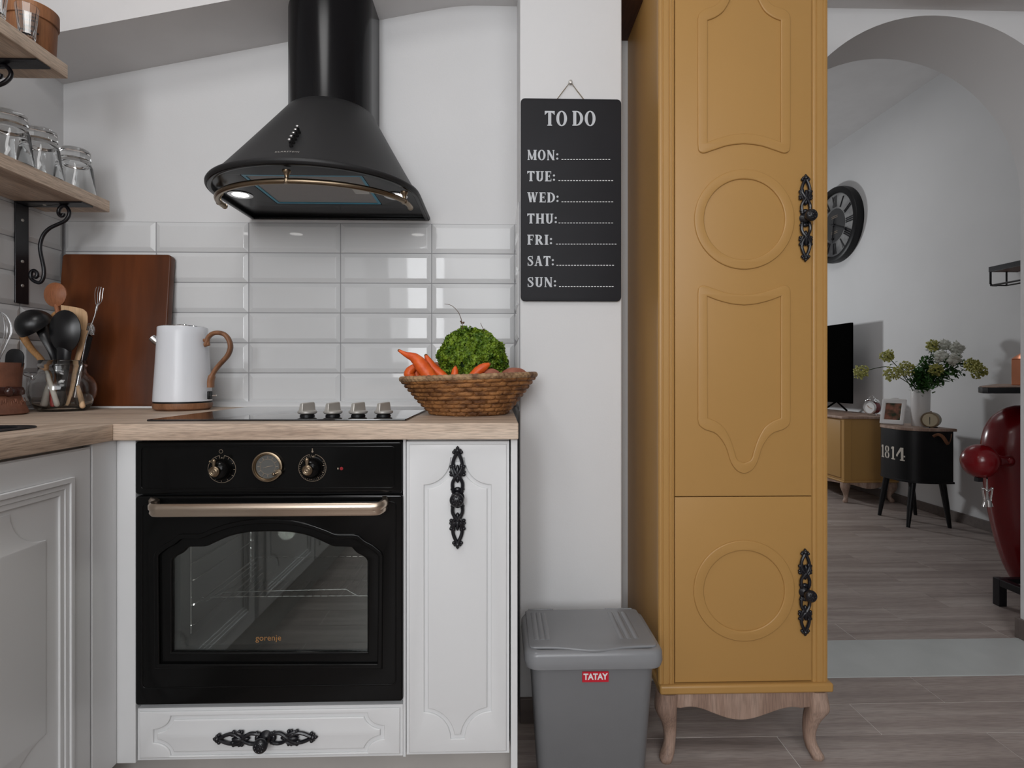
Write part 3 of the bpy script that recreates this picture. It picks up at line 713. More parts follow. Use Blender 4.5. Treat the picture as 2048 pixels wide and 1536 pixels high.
for s_, x in ((1, X0 + .006), (-1, X1 - .006)):
    g = MB()
    for z in (Z0 + .03, Z0 + .075, zr - .006, zr + .05, zr + .09): g.tube([Vector((x, 1.27, z)), Vector((x + s_ * .006, 1.275, z)), Vector((x + s_ * .006, 1.58, z))], .0016, 5)
    for y in (1.275, 1.58): g.tube([Vector((x - s_ * .002, y, Z0 + .01)), Vector((x - s_ * .002, y, Z1 - .02))], .0014, 5)
    g.build('rack_support', 'chrome', ov, smooth=50)

l = bpy.data.lights.new('oven_fill_light', 'POINT'); l.energy = .8; l.shadow_soft_size = .02; l.color = (1, .96, .9)  # added light in the cavity so the rack shows through the glass
o = bpy.data.objects.new('oven_fill_light', l); COL.objects.link(o); o.location = ((X0 + X1) / 2, 1.30, Z1 - .03)
# ================================================================== HOB
hx0, hx1 = at(292, 841, 1.262).x, at(812.5, 839, 1.262).x
hb_ = thing('hob', 'black glass hob set in the worktop with four silver knobs', 'hob', ((hx0 + hx1) / 2, 1.5, ZW))
MB().plate([rrect(hx0, hx1, 1.262, 1.772, .004)], ZW, ZW + .0042, .0015, 'z').build('glass_plate', 'hob', hb_)
for i, px in enumerate((616.5, 667, 717, 767.5)):
    c = atz(px, 832, ZW + .0045); c = Vector((c.x, 1.352, ZW + .0042))
    k_ = MB().lathe([(0, 0), (.0175, 0), (.017, .004), (.012, .0065)], c, 24)
    k_.build('knob_base', 'blackpaint', hb_, smooth=40)
    a_ = math.radians(62)
    kk = MB().lathe([(.010, .005), (.0195, .0062), (.0225, .0085), (.0228, .0125), (.0205, .0142), (0, .0150)], c, 32)
    kk.build('knob', 'nickel', hb_, smooth=40)
    gr = MB(); q0 = len(gr.v)
    gp = [(-.0225, .010), (-.019, .030), (-.0175, .0325), (.0175, .0345), (.0195, .0325), (.021, .010)]
    for yy in (-.0058, .0058): gr.v += [(p_[0], yy * (1.15 if p_[1] < .02 else .8), p_[1]) for p_ in gp]
    n = 6; gr.f += [tuple(range(n)), tuple(range(2 * n - 1, n - 1, -1))] + [(k, n + k, n + (k + 1) % n, (k + 1) % n) for k in range(n)]
    gr.xf(Matrix.Translation(c) @ Matrix.Rotation(a_, 4, 'Z'))
    gr.build('knob_grip', 'nickel', hb_, smooth=40, bevel=.0018)
# ================================================================== COOKER HOOD
hcx = -.523; hcy = 1.745
hd = thing('cooker_hood', 'black dome cooker hood with a curved brass rail, hung above the hob', 'cooker hood', (hcx, YW, 1.527))
rc = .1275
cp_ = [(hcx + rc, YW - .001), (hcx + rc, hcy)] + [(hcx + rc * cos(a), hcy - rc * sin(a)) for a in [PI * i / 32 for i in range(1, 32)]] + [(hcx - rc, hcy), (hcx - rc, YW - .001)]
MB().prism(cp_, 1.80, 2.62, 'z').build('chimney', 'hood', hd, smooth=30)
# hood plan curve
HXW = .2975
def plan(w_, b, yc, n=40, back=YW - .002):
    return [(hcx + w_, back), (hcx + w_, (yc + back) / 2)] + [(hcx + w_ * cos(PI * i / n), yc - b * sin(PI * i / n)) for i in range(n + 1)] + [(hcx - w_, (yc + back) / 2), (hcx - w_, back)]
zb = 1.527
secs = [(plan(.2925, .260, 1.615), zb), (plan(.2965, .265, 1.615), zb + .004), (plan(.2970, .266, 1.615), zb + .010), (plan(.2940, .262, 1.615), zb + .0155), (plan(.2875, .254, 1.617), zb + .0170),
        (plan(.2862, .252, 1.618), zb + .0168)]
n_s = 14
for i in range(n_s + 1):
    t = i / n_s; w_ = .2862 + (.1325 - .2862) * (t ** .97); yc = 1.618 + (hcy - 1.618) * t; b = .252 + (.1325 - .252) * (t ** .97); z = zb + .0168 + (1.822 - zb - .0168) * t
    secs.append((plan(w_, b, yc), z))
secs.append((plan(.128, .128, hcy), 1.825))
mb = MB(); n = len(secs[0][0])
for pl_, z in secs: mb.v += [(x, y, z) for x, y in pl_]
mb.f += [(i * n + k, i * n + (k + 1) % n, (i + 1) * n + (k + 1) % n, (i + 1) * n + k) for i in range(len(secs) - 1) for k in range(n)]
mb.build('canopy', 'hoodbody', hd, smooth=50)
# underside rim + panel
MB().plate([plan(.2920, .260, 1.615), plan(.280, .245, 1.615, back=YW - .012)], zb - .001, zb + .012, .003, 'z').build('rim', 'hood', hd, smooth=40)
fx0, fx1, fy0, fy1 = -.676, -.356, 1.457, 1.703
MB().plate([plan(.281, .246, 1.615, back=YW - .010), rrect(fx0, fx1, fy0, fy1, .003, 2)], zb + .008, zb + .0115, .0005, 'z').build('underside_panel', 'hood', hd, smooth=30)
f_ = MB().box(fx0 + .004, fx1 - .004, fy0 + .004, fy1 - .004, zb + .0105, zb + .016).build('filter', 'filter', hd, smooth=0)
MB().plate([rrect(fx0 + .002, fx1 - .002, fy0 + .002, fy1 - .002, .003, 2), rrect(fx0 + .010, fx1 - .010, fy0 + .010, fy1 - .010, .003, 2)], zb + .0085, zb + .0103, 0, 'z').build('film_edge', 'film', f_, smooth=0)
cl = MB().box(fx1 - .055, fx1 - .012, 1.555, 1.60, zb + .006, zb + .0104); cl.build('filter_latch', 'nickel', f_, smooth=0, bevel=.002)
for x in (-.748, -.298):
    c = Vector((x, 1.617, zb + .008))
    l_ = MB().lathe([(.0225, .002), (.0335, .001), (.0345, -.002), (.0300, -.0035), (.0225, -.001)], c, 32).build('lamp_ring', 'chrome', hd, smooth=50)
    MB().lathe([(0, -.0015), (.0228, -.0012), (.0228, .001), (0, .001)], c, 28).build('lamp_disc', 'lamp', l_, smooth=0)
# brass rail
rl = MB(); yc = 1.605
path = [Vector((hcx + .268 * cos(g), yc - .205 * sin(g), 1.4995)) for g in [math.radians(-2 + 184 * i / 56) for i in range(57)]]
rl.tube(path, .0074, 12); 
for e in (0, -1): rl.ball(path[e], .0085, n=12, m=8)
rl.build('rail', 'brass', hd, smooth=50)
for g in (172, 92, 14):
    g = math.radians(g); p = Vector((hcx + .268 * cos(g), yc - .205 * sin(g), 1.4995))
    q = MB().lathe([(.0105, .0275), (.0105, .022), (.0075, .019), (.0045, .010), (.0052, .006), (.0082, .004), (.0082, -.004), (.0062, -.0072), (0, -.0078)], p, 14)
    q.build('rail_post', 'brass', hd, smooth=45)
# push buttons and lettering on the canopy
def canopy_pt(px, py):
    best = None
    dx, dy, dz = ray(px, py); o = Vector((0, 0, CH)); d = Vector((dx, dy, dz))
    return o, d
from mathutils.bvhtree import BVHTree
cano = [c_ for c_ in hd.children if c_.name.startswith('canopy')][0]
off = Vector(cano['_o']); bt = BVHTree.FromPolygons([v.co + off for v in cano.data.vertices], [tuple(p.vertices) for p in cano.data.polygons])
for i in range(5):
    t = i / 4; o, d = canopy_pt(598 + (583 - 598) * t, 266 + (293 - 266) * t)
    hit, nr, _, _ = bt.ray_cast(o, d)
    if nr.dot(d) > 0: nr = -nr
    b_ = MB().lathe([(.0052, -.002), (.0052, .004), (.0038, .006), (.0036, .014), (0, .0145)], hit, 12, nr).build('button', 'blackpaint', hd, smooth=40)
    MB().lathe([(.0028, .0142), (.0040, .0150), (.0040, .019), (.0022, .0205), (0, .021)], hit, 12, nr).build('button_cap', 'chrome', b_, smooth=40)
tm = MB().text('KLARSTEIN', .0088, lambda v: v, offset=.0001, extrude=.0001, spacing=1.25, xs=1.15)
o, d = canopy_pt(574, 303.5); hit, nr, _, _ = bt.ray_cast(o, d)
if nr.dot(d) > 0: nr = -nr
vx = Vector((1, 0, 0)); 
vs = []
for v in tm.v:
    o, d = canopy_pt(574, 303.5); base = hit + Vector((v[0], 0, 0)) + (Vector((0, 0, 1)) - nr * nr.z).normalized() * v[1]
    h2, n2, _, _ = bt.ray_cast(base + nr * .05, -nr)
    vs.append(tuple((h2 if h2 else base) + nr * (.0004 + v[2])))
tm.v = vs; tm.build('logo', 'nickel', hd, smooth=0)
# ================================================================== TO DO BOARD
def glyphs():
    A = {}
    def rc(x0, y0, x1, y1): return [(x0, y0), (x1, y0), (x1, y1), (x0, y1)]
    def ln(x0, y0, x1, y1, w): 
        d = Vector((x1 - x0, y1 - y0)).normalized(); n = Vector((-d.y, d.x)) * w / 2
        return [(x0 - n.x, y0 - n.y), (x1 - n.x, y1 - n.y), (x1 + n.x, y1 + n.y), (x0 + n.x, y0 + n.y)]
    def ring(cx, cy, rx, ry, wx, wy, a0=0, a1=360, n=28, tilt=0):
        o = []; q = []
        for i in range(n + 1):
            g = math.radians(a0 + (a1 - a0) * i / n); o.append((cx + rx * cos(g), cy + ry * sin(g)))
            h = g + math.radians(tilt); q.append((cx + (rx - wx) * cos(h), cy + (ry - wy) * sin(g)))
        return [(o[i], o[i + 1], q[i + 1], q[i]) for i in range(n)]
    st = .21
    def stem(x, y0=0, y1=1, sf=.07, w=st): return [rc(x - w / 2, y0, x + w / 2, y1), rc(x - w / 2 - sf, y0, x + w / 2 + sf, y0 + .07), rc(x - w / 2 - sf, y1 - .07, x + w / 2 + sf, y1)]
    A['T'] = (.68, stem(.34, sf=.06) + [rc(.0, .89, .68, 1), rc(0, .74, .05, 1), rc(.63, .74, .68, 1), [(.05, .89), (.05, .78), (.2, .89)], [(.63, .89), (.63, .78), (.48, .89)]])
    A['O'] = (.74, ring(.37, .5, .37, .52, .2, .07, tilt=0))
    A['D'] = (.74, stem(.17, sf=.06) + ring(.28, .5, .46, .5, .2, .075, -90, 90, 16))
    A['M'] = (.9, stem(.13, sf=.05, w=.1) + stem(.75, sf=.05) + [ln(.12, .97, .45, .05, .17), ln(.72, .97, .45, .05, .07)])
    A['N'] = (.78, stem(.13, sf=.05, w=.09) + stem(.65, sf=.05, w=.09) + [ln(.15, .95, .63, .05, .2)])
    A['U'] = (.74, [rc(.08, .3, .29, 1), rc(.0, .93, .37, 1), rc(.52, .3, .66, 1), rc(.44, .93, .74, 1)] + ring(.37, .3, .29, .31, .2, .09, 180, 360, 16))
    A['E'] = (.62, stem(.17, sf=.06) + [rc(.17, .91, .58, 1), rc(.53, .74, .58, 1), rc(.17, .0, .6, .09), rc(.55, 0, .6, .26), rc(.17, .47, .46, .55), rc(.42, .38, .47, .64)])
    A['F'] = (.6, stem(.17, sf=.06) + [rc(.17, .91, .58, 1), rc(.53, .74, .58, 1), rc(.17, .47, .46, .55), rc(.42, .38, .47, .64)])
    A['W'] = (1.0, [ln(.15, .98, .32, .02, .2), ln(.32, .02, .5, .98, .08), ln(.5, .98, .68, .02, .2), ln(.68, .02, .88, .98, .08), rc(0, .93, .3, 1), rc(.38, .93, .62, 1), rc(.76, .93, 1, 1)])
    A['H'] = (.8, stem(.17, sf=.05) + stem(.64, sf=.05) + [rc(.17, .46, .64, .55)])
    A['R'] = (.76, stem(.17, sf=.06) + ring(.27, .73, .36, .27, .19, .075, -90, 90, 14) + [ln(.36, .48, .62, .04, .2), rc(.54, 0, .76, .07)])
    A['I'] = (.36, stem(.18, sf=.07))
    A['A'] = (.78, [ln(.36, 1.0, .12, .02, .08), ln(.38, 1.0, .62, .02, .21), rc(.0, 0, .24, .07), rc(.48, 0, .78, .07), rc(.2, .3, .52, .38)])
    sp = spline([(.5, .72), (.5, .86), (.32, .955), (.14, .88), (.12, .72), (.28, .58), (.42, .44), (.5, .28), (.42, .1), (.26, .045), (.1, .12), (.07, .27)], 4)
    ss = []
    for i in range(len(sp) - 1):
        k = lambda j: .07 + .13 * math.exp(-((j / len(sp) - .5) / .2) ** 2)
        ss.append(ln(sp[i].x, sp[i].y, sp[i + 1].x + (sp[i + 1].x - sp[i].x) * .3, sp[i + 1].y + (sp[i + 1].y - sp[i].y) * .3, k(i)))
    A['S'] = (.6, ss + [rc(.46, .66, .52, 1.0), rc(.05, 0, .11, .32)])
    A[':'] = (.24, ring(.12, .16, .1, .1, .1, .1) + ring(.12, .58, .1, .1, .1, .1))
    return A
GL = glyphs()
bd = thing('chalkboard', 'black to-do list board with white weekday lettering, hung on the white pillar', 'board', (at(1142, 400, 1.60).x, 1.60, at(1142, 602, 1.60).z))
YBd = 1.590
bx0, bx1 = at(1041.5, 400, YBd).x, at(1242.5, 400, YBd).x; bz1, bz0 = at(1142, 197.5, YBd).z, at(1142, 602, YBd).z
MB().plate([rrect(bx0, bx1, bz0, bz1, .012)], YBd, YBd + .008, .0008, 'y').build('panel', 'chalk', bd)
def write(txt, x_px0, x_px1, y_top, y_bot):
    a = at(x_px0, y_bot, YBd); b = at(x_px1, y_top, YBd); H = b.z - a.z
    gap = .11; tot = sum((GL[c][0] if c != ' ' else .42) + gap for c in txt) - gap; k = (b.x - a.x) / tot
    mb = MB(); x = 0
    for c in txt:
        if c != ' ':
            for q_, pg in enumerate(GL[c][1]): mb.prism([(a.x + (x + p[0]) * k, a.z + p[1] * H) for p in pg], YBd - .0006 - q_ * 1.3e-5, YBd - .0001, 'y')
        x += (GL[c][0] if c != ' ' else .42) + gap
    return mb
write('TO', 1089.5, 1134, 222.5, 251.5).build('heading', 'letter', bd, smooth=0); write('DO', 1144.5, 1191, 222.5, 251.5).build('heading', 'letter', bd, smooth=0)
for i, (t_, xe, xs_, xd) in enumerate((('MON:', 1117, 1123, 1221), ('TUE:', 1110.5, 1117, 1224), ('WED:', 1117.5, 1123, 1224), ('THU:', 1114, 1117, 1227), ('FRI:', 1104.5, 1112, 1229), ('SAT:', 1108, 1113, 1229), ('SUN:', 1112.5, 1118, 1229))):
    yt = 300.5 + 42.33 * i
    write(t_, 1054.5, xe, yt, yt + 19.5).build('weekday', 'letter', bd, smooth=0)
    d_ = MB(); x = xs_
    while x < xd:
        p = at(x, yt + 18.5, YBd); d_.box(p.x, p.x + .0054, YBd - .0006, YBd - .0001, p.z - .0009, p.z + .0009); x += 5.85
    d_.build('dotted_line', 'dash', bd, smooth=0)
na = at(1140.5, 166, 1.598)
s_ = MB().tube([at(1113.5, 199, 1.596), at(1127, 181, 1.596), Vector((na.x, 1.594, na.z + .002)), at(1154, 181, 1.596), at(1168, 199, 1.596)], .0011, 6); s_.build('string', 'string', bd)
tag(MB().lathe([(0, .0), (.0016, 0), (.0016, .010), (.0062, .0105), (.0050, .0135), (0, .0145)], (na.x, 1.602, na.z), 14, (0, -1, 0)).build('nail', 'nickel', loc=(na.x, 1.6, na.z), smooth=40), 'round nail head in the pillar holding the string of the board', 'nail')

# ================================================================== TALL MUSTARD CABINET
YC = 1.408
cx0, cx1 = at(1317.5, 700, YC).x, at(1656.5, 700, YC).x
tc_ = thing('tall_cabinet', 'tall mustard yellow cabinet with moulded doors on curved wooden legs', 'cabinet', ((cx0 + cx1) / 2, 1.6, 0))
ZC0 = at(1487, 1366, YC).z; ZC1 = 2.16
MB().box(cx0 + .012, cx1 - .012, YC + .016, 1.795, ZC0 - .005, ZC1).build('carcass', 'yellow', tc_, smooth=0)
def pil(xa, xb):
    W = xb - xa; pr = [(xa, YC + .018), (xa, YC + .006)]
    for t, d in ((.0, .005), (.06, .001), (.12, .0), (.19, .0), (.22, .0022), (.27, .0022), (.30, .0), (.60, .0), (.63, .0022), (.68, .0022), (.71, .0), (.79, 0), (.82, .0022), (.87, .0022), (.90, 0), (.96, .001), (1, .004)):
        pr.append((xa + W * t, YC + d))
    pr += [(xb, YC + .018)]
    return MB().prism(pr, ZC0, ZC1, 'z').build('pilaster', 'yellow', tc_, smooth=28)
dxa, dxb = at(1350, 700, YC).x, at(1624.5, 700, YC).x
pil(cx0, dxa - .0006); pil(dxb + .0006, cx1)
YD = YC + .002
def band(mb, outer, inner, h=.0042):
    mb.plate([dedupe(o2(outer, YD)), dedupe(o2(inner, YD))], YD - h, YD + .002, .0030, 'y', 3)
C = 1487.5
def circ(cx, cy, r, n=64): return [(cx + r * cos(2 * PI * i / n), cy + r * sin(2 * PI * i / n)) for i in range(n)]
sp2 = lambda pts, n=5: [(p.x, p.y) for p in spline(pts, n)]
# lower shaped field (left half from top centre going round to bottom centre)
outL = sp2([(C, 590), (1455, 586), (1425, 576.5), (1407, 571), (1397, 576), (1395, 590)]) + sp2([(1395, 840), (1398, 850), (1409, 859), (1432, 868), (1450, 892), (1461, 924), (1473, 941), (C, 947.5)])
inL = sp2([(C, 610.5), (1463, 608), (1437, 601.5), (1414, 593)]) + sp2([(1414.5, 836), (1430, 842), (1447, 855), (1460, 878), (1468, 901), (1474, 919), (C, 925.5)])
outer = half_sym([p for p in outL], C); inner = half_sym([p for p in inL], C)
outer = dedupe(outL + [(2 * C - a, b) for a, b in outL[::-1]]); inner = dedupe(inL + [(2 * C - a, b) for a, b in inL[::-1]])
outer2 = [(a, 878 - b) for a, b in outer]; inner2 = [(a, 878 - b) for a, b in inner]
zsp = at(1487, 993, YD).z
mb = MB().plate([[(dxa + .0008, zsp + .0012), (dxb - .0008, zsp + .0012), (dxb - .0008, ZC1 - .03), (dxa + .0008, ZC1 - .03)]], YD, YD + .016, .0012, 'y')
band(mb, outer, inner); band(mb, outer2, inner2); band(mb, circ(C + .5, 439, 100), circ(C + .5, 439, 80.5))
du = mb.build('door', 'yellow', tc_, smooth=35)
ornate(du, (at(1609, 437, YD).x, YD - .0005, at(1609, 437, YD).z))
zlo = at(1487, 1363, YD).z
mb = MB().plate([[(dxa + .0008, zlo), (dxb - .0008, zlo), (dxb - .0008, zsp - .0012), (dxa + .0008, zsp - .0012)]], YD, YD + .016, .0012, 'y')
band(mb, circ(C, 1181, 101), circ(C, 1181, 80.5))
dl = mb.build('door', 'yellow', tc_, smooth=35)
ornate(dl, (at(1608, 1183, YD).x, YD - .0005, at(1608, 1183, YD).z))
MB().box(cx0 + .001, cx1 + .010, YC - .010, 1.80, at(1487, 1384.5, YC).z, at(1487, 1366, YC).z).build('base_moulding', 'yellow', tc_, bevel=.006, seg=3)
MB().box(cx0 - .015, cx1 + .015, YC - .018, 1.80, ZC1, ZC1 + .03).build('crown', 'yellow', tc_, bevel=.006, seg=3)
YA = YC + .004; zt = at(1487, 1386, YC).z
ap = [(1330, 1412), (1362, 1417.5)] + sp2([(1362, 1417), (1382, 1414.5), (1405, 1418.5), (1435, 1430), (1458, 1437.5), (1482, 1440.5), (1506, 1437.5), (1530, 1430), (1562, 1419), (1585, 1415), (1603, 1417)]) + [(1640, 1412)]
al = dedupe(o2(ap, YA) + [(at(1640, 1386, YA).x, zt), (at(1330, 1386, YA).x, zt)])
MB().plate([al], YA, YA + .018, .003, 'y').build('apron', 'paleleg', tc_, smooth=30)
for sx, xx in ((-1, at(1338.5, 1400, YC).x), (1, at(1638, 1400, YC).x)):
    for sy, yy in ((-1, YC + .020), (1, 1.765)):
        pts = [(0, .188, .027), (0.001, .172, .0275), (.0045, .150, .0275), (.004, .135, .0265), (-.001, .118, .023), (-.007, .095, .0185), (-.010, .07, .0155), (-.009, .045, .0145), (-.003, .024, .0165), (.004, .010, .0165), (.004, .0, .0125)]
        pts = [(a_ , b_ * zt / .188, c_) for a_, b_, c_ in pts]
        q = spline([(xx + sx * a_, yy + sy * a_ * .8, b_, c_) for a_, b_, c_ in pts], 3)
        # squarish section
        vs = []; n = 12
        for p in q:
            for k in range(n):
                g = 2 * PI * k / n + PI / 12; cc, ssn = cos(g), sin(g); e = .72
                vs.append((p[0] + math.copysign(abs(cc) ** e, cc) * p[3], p[1] + math.copysign(abs(ssn) ** e, ssn) * p[3], max(p[2], 0)))
        m_ = len(q); lg = MB().add(vs, [(i * n + k, i * n + (k + 1) % n, (i + 1) * n + (k + 1) % n, (i + 1) * n + k) for i in range(m_ - 1) for k in range(n)] + [tuple(range(n)), tuple((m_ - 1) * n + k for k in range(n))])
        lg.build('leg', 'paleleg', tc_, smooth=50)

# ================================================================== BIN
bf, bb = 1.262, 1.49; zt_ = at(1195, 1304, bf).z
wb0, wb1 = at(1049.5, 1300, bf).x, at(1332, 1300, bf).x
bn = thing('waste_bin', 'grey plastic waste bin with a hinged lid between cabinet end and pillar', 'bin', ((wb0 + wb1) / 2, (bf + bb) / 2, 0))
def loft(mb, secs, cap0=True, cap1=True):
    n = len(secs[0][0]); k0 = len(mb.v)
    for ol_, z in secs: mb.v += [(x, y, z) for x, y in ol_]
    mb.f += [(k0 + i * n + k, k0 + i * n + (k + 1) % n, k0 + (i + 1) * n + (k + 1) % n, k0 + (i + 1) * n + k) for i in range(len(secs) - 1) for k in range(n)]
    if cap0: mb.f.append(tuple(k0 + k for k in range(n)))
    if cap1: mb.f.append(tuple(k0 + (len(secs) - 1) * n + k for k in range(n)))
    return mb
rr = lambda d, r: rrect(wb0 + d, wb1 - d, bf + d, bb - d, r, 6)
body = loft(MB(), [(rr(.042, .02), 0), (rr(.038, .025), .006), (rr(.018, .028), zt_ - .04)], True, False)
body.build('body', 'bin', bn, smooth=50)
loft(MB(), [(rr(.012, .028), zt_ - .042), (rr(.003, .03), zt_ - .042), (rr(.0, .03), zt_ - .03), (rr(.001, .03), zt_ - .010), (rr(.006, .028), zt_ - .002), (rr(.014, .024), zt_), (rr(.02, .02), zt_ - .004)], False, True).build('rim', 'binlid', bn, smooth=50)
lx0, lx1, ly0, ly1 = wb0 + .012, wb1 - .013, bf + .020, bb - .004
def fy(u):   # front edge of the lid dips forward in its middle
    return ly0 - .017 * math.exp(-((u - .5) / .2) ** 2)
N = 28; lidp = [(lx0 + (lx1 - lx0) * i / N, fy(i / N)) for i in range(1, N)]
lid = MB().plate([[(lx0 + .008, ly1), (lx0, ly1 - .008), (lx0, ly0 + .012), (lx0 + .004, ly0 + .003)] + lidp + [(lx1 - .004, ly0 + .003), (lx1, ly0 + .012), (lx1, ly1 - .008), (lx1 - .008, ly1)]], zt_ - .003, zt_ + .0035, .0025, 'z').build('lid', 'binlid', bn, smooth=50)
W = lx1 - lx0
for side in (0, 1):
    for k in range(3):
        u = (.065 + .045 * k) if side == 0 else (.745 + .06 * k)
        x = lx0 + W * u
        rb = MB(); rb.tube([Vector((x, ly0 + .035, zt_ + .0018)), Vector((x, ly0 + .045, zt_ + .0030)), Vector((x, ly1 - .03, zt_ + .0030)), Vector((x, ly1 - .02, zt_ + .0018))], .0068, 12, flat=.42, up=(0, 0, 1)); rb.build('rib', 'binlid', lid, smooth=60)
for k, (a_, b_) in enumerate(((.03, .25), (.72, .96))):
    MB().box(lx0 + W * a_, lx0 + W * b_, ly1 - .002, ly1 + .004, zt_ - .002, zt_ + .0045).build('hinge', 'binlid', bn, bevel=.0015)
yl = bf + .018
a = at(1164.5, 1364, yl); b = at(1217, 1342.5, yl)
# label follows the slightly sloping front
lb = MB().box(a.x, b.x, yl - .0012, yl + .002, a.z, b.z).build('label', 'redlabel', bn, smooth=0)
cxx, czz = (a.x + b.x) / 2, (a.z + b.z) / 2
MB().text('TATAY', .0195, lambda v: Vector((cxx + v.x, yl - .0014 - v.z, czz + v.y)), offset=.0007, extrude=.0001, spacing=.98, xs=.92).build('lettering', 'print_white', lb, smooth=0)

# ================================================================== SHELVES, BRACKETS
def shelf(ye, xe, zb_, lab):
    o = MB().box(XL, xe, -.2, ye, zb_, zb_ + .0358).build('shelf', 'oak_y', bevel=.0015, smooth=0)
    return tag(o, lab, 'shelf')
yl_, xl_, zl_ = 1.765, at(219.5, 424, 1.765).x, at(219.5, 425, 1.765).z
yu_, xu_, zu_ = 1.48, at(136, 157.5, 1.48).x, at(136, 157.8, 1.48).z
shelf(yl_, xl_, zl_, 'lower pale oak wall shelf holding upturned tumblers')
shelf(yu_, xu_, zu_, 'upper pale oak wall shelf cut off by the top left corner')
def bracket(y0, y1, xe, zt_, zdrop, lab, sc=1.0):
    """wall plate facing +x, arm under shelf, scroll in between (drawn in x,z)"""
    t = thing('shelf_bracket', lab, 'bracket', (XL, (y0 + y1) / 2, zt_ - zdrop), 'black scroll brackets on the left wall')
    ym = (y0 + y1) / 2
    MB().box(XL, XL + .005, y0, y1, zt_ - zdrop, zt_ - .0045).box(XL, xe - .003, y0, y1, zt_ - .0045, zt_ - .0002).build('plate', 'iron', t, bevel=.001, smooth=0)
    d = xe - XL - .003
    # scroll points as fractions (x of arm length, z of drop)
    pt = [(.60, .085), (.595, .105), (.565, .112), (.54, .10), (.528, .07), (.545, .035), (.59, .012), (.64, .018), (.675, .05), (.685, .085), (.665, .125), (.61, .165), (.50, .20), (.40, .235), (.32, .29), (.275, .36), (.262, .43), (.275, .50), (.30, .58), (.318, .66), (.305, .735), (.26, .775), (.20, .77), (.145, .745), (.125, .71), (.135, .672), (.17, .655), (.21, .672), (.22, .705), (.20, .725), (.18, .715)]
    P3 = [Vector((XL + .004 + d * 1.03 * u, ym, zt_ - .004 - zdrop * v)) for u, v in pt]
    q = spline(P3, 4); rs = [.0052 * sc] * len(q)
    MB().tube(q, rs, 8).build('scroll', 'iron', t, smooth=50)
    for z in (.17, .58, .82):
        MB().lathe([(0, 0), (.0048, 0), (.0042, .0022), (0, .003)], (XL + .005, ym, zt_ - zdrop * z), 12, (1, 0, 0)).build('screw', 'nickel', t, smooth=40)
    MB().lathe([(0, 0), (.0048, 0), (.0042, .0015), (0, .002)], (XL + .07, ym, zt_ - .0045), 12, (0, 0, -1)).build('screw', 'nickel', t, smooth=40)
    return t
bracket(1.653, 1.699, xl_, zl_, zl_ - atx(45, 608, XL).z, 'black iron scroll bracket under the lower shelf')
bracket(1.385, 1.428, xu_, zu_, .30, 'black iron scroll bracket under the upper shelf')

# ================================================================== GLASSES
def tumbler(c, lab, r0=.0385, r1=.054, h=.134):
    """upturned: base at top"""
    t = thing('glass', lab, 'glass', c, 'upturned tumblers on the lower shelf')
    pr = [(0, h), (r0 - .004, h), (r0, h - .004), (r0 + .001, h - .030), (r0 - .003, h - .034), (r0 + .002, h - .040), (r0 + .006, h - .052), (r1, 0.0), (r1 - .0025, 0.0), (r0 + .003, h - .052), (r0 - .003, h - .044), (0, h - .042)]
    MB().lathe(pr, c, 40).build('tumbler', 'glass', t, smooth=40)
    return t
zg = zl_ + .0358
g0 = tumbler((at(150, 300, 1.70).x, 1.70, zg), 'upturned tumbler nearest the end of the lower shelf')
for px, Y, lab in ((80, 1.565, 'middle upturned tumbler of the row on the lower shelf'), (17, 1.465, 'upturned tumbler of the lower shelf cut by the left edge'),
                   ):
    copy_thing(g0, (at(px, 300, Y).x, Y, zg), lab)
zg2 = zu_ + .0358
TBC = Vector((at(120, 35, 1.474).x - .79 * .0555, 1.474 - .615 * .0555, zg2))
tb = thing('tub', 'round brown bentwood tub with a lid on the upper shelf', 'tub', TBC)
R0 = .0525; 
bc = MB(); nst = 20
bc.lathe([(0, 0), (R0 - .006, 0), (R0 - .004, .004), (R0 - .0005, .085), (R0 - .002, .09), (0, .09)], TBC, 48); bc.build('body', 'cask', tb, smooth=40)
MB().lathe([(R0, .082), (R0 + .003, .083), (R0 + .003, .116), (R0 - .002, .119), (0, .119)], TBC, 48).build('lid', 'cask', tb, smooth=40)
mk = MB()
for row, (z, a0, n) in enumerate(((.074, -74, 9), (.065, -70, 7), (.050, -68, 6), (.038, -76, 10))):
    for i in range(n):
        g = math.radians(a0 + i * 4.5 - (n - 8) * 1); rr_ = R0 - .0012 + (z - .04) * .02
        mk.ball(TBC + Vector((rr_ * cos(g), rr_ * sin(g), z)), .0016, .0016, .0026, 6, 4)
mk.build('burnt_marks', 'iron', tb, smooth=0)
def upright_glass(c, lab):
    t = thing('glass', lab, 'glass', c, 'clear tumblers standing on the upper shelf')
    pr = [(0, 0), (.015, 0), (.0165, .003), (.018, .03), (.024, .082), (.0225, .082), (.0160, .03), (.014, .012), (0, .010)]
    MB().lathe(pr, c, 10).build('tumbler', 'glass', t, smooth=20)
    return t
u0 = upright_glass((at(54, 50, 1.372).x, 1.372, zg2), 'clear faceted tumbler standing in front of the bentwood tub')
copy_thing(u0, (at(-8, 50, 1.29).x, 1.29, zg2), 'clear faceted tumbler half out of frame left of the bentwood tub')

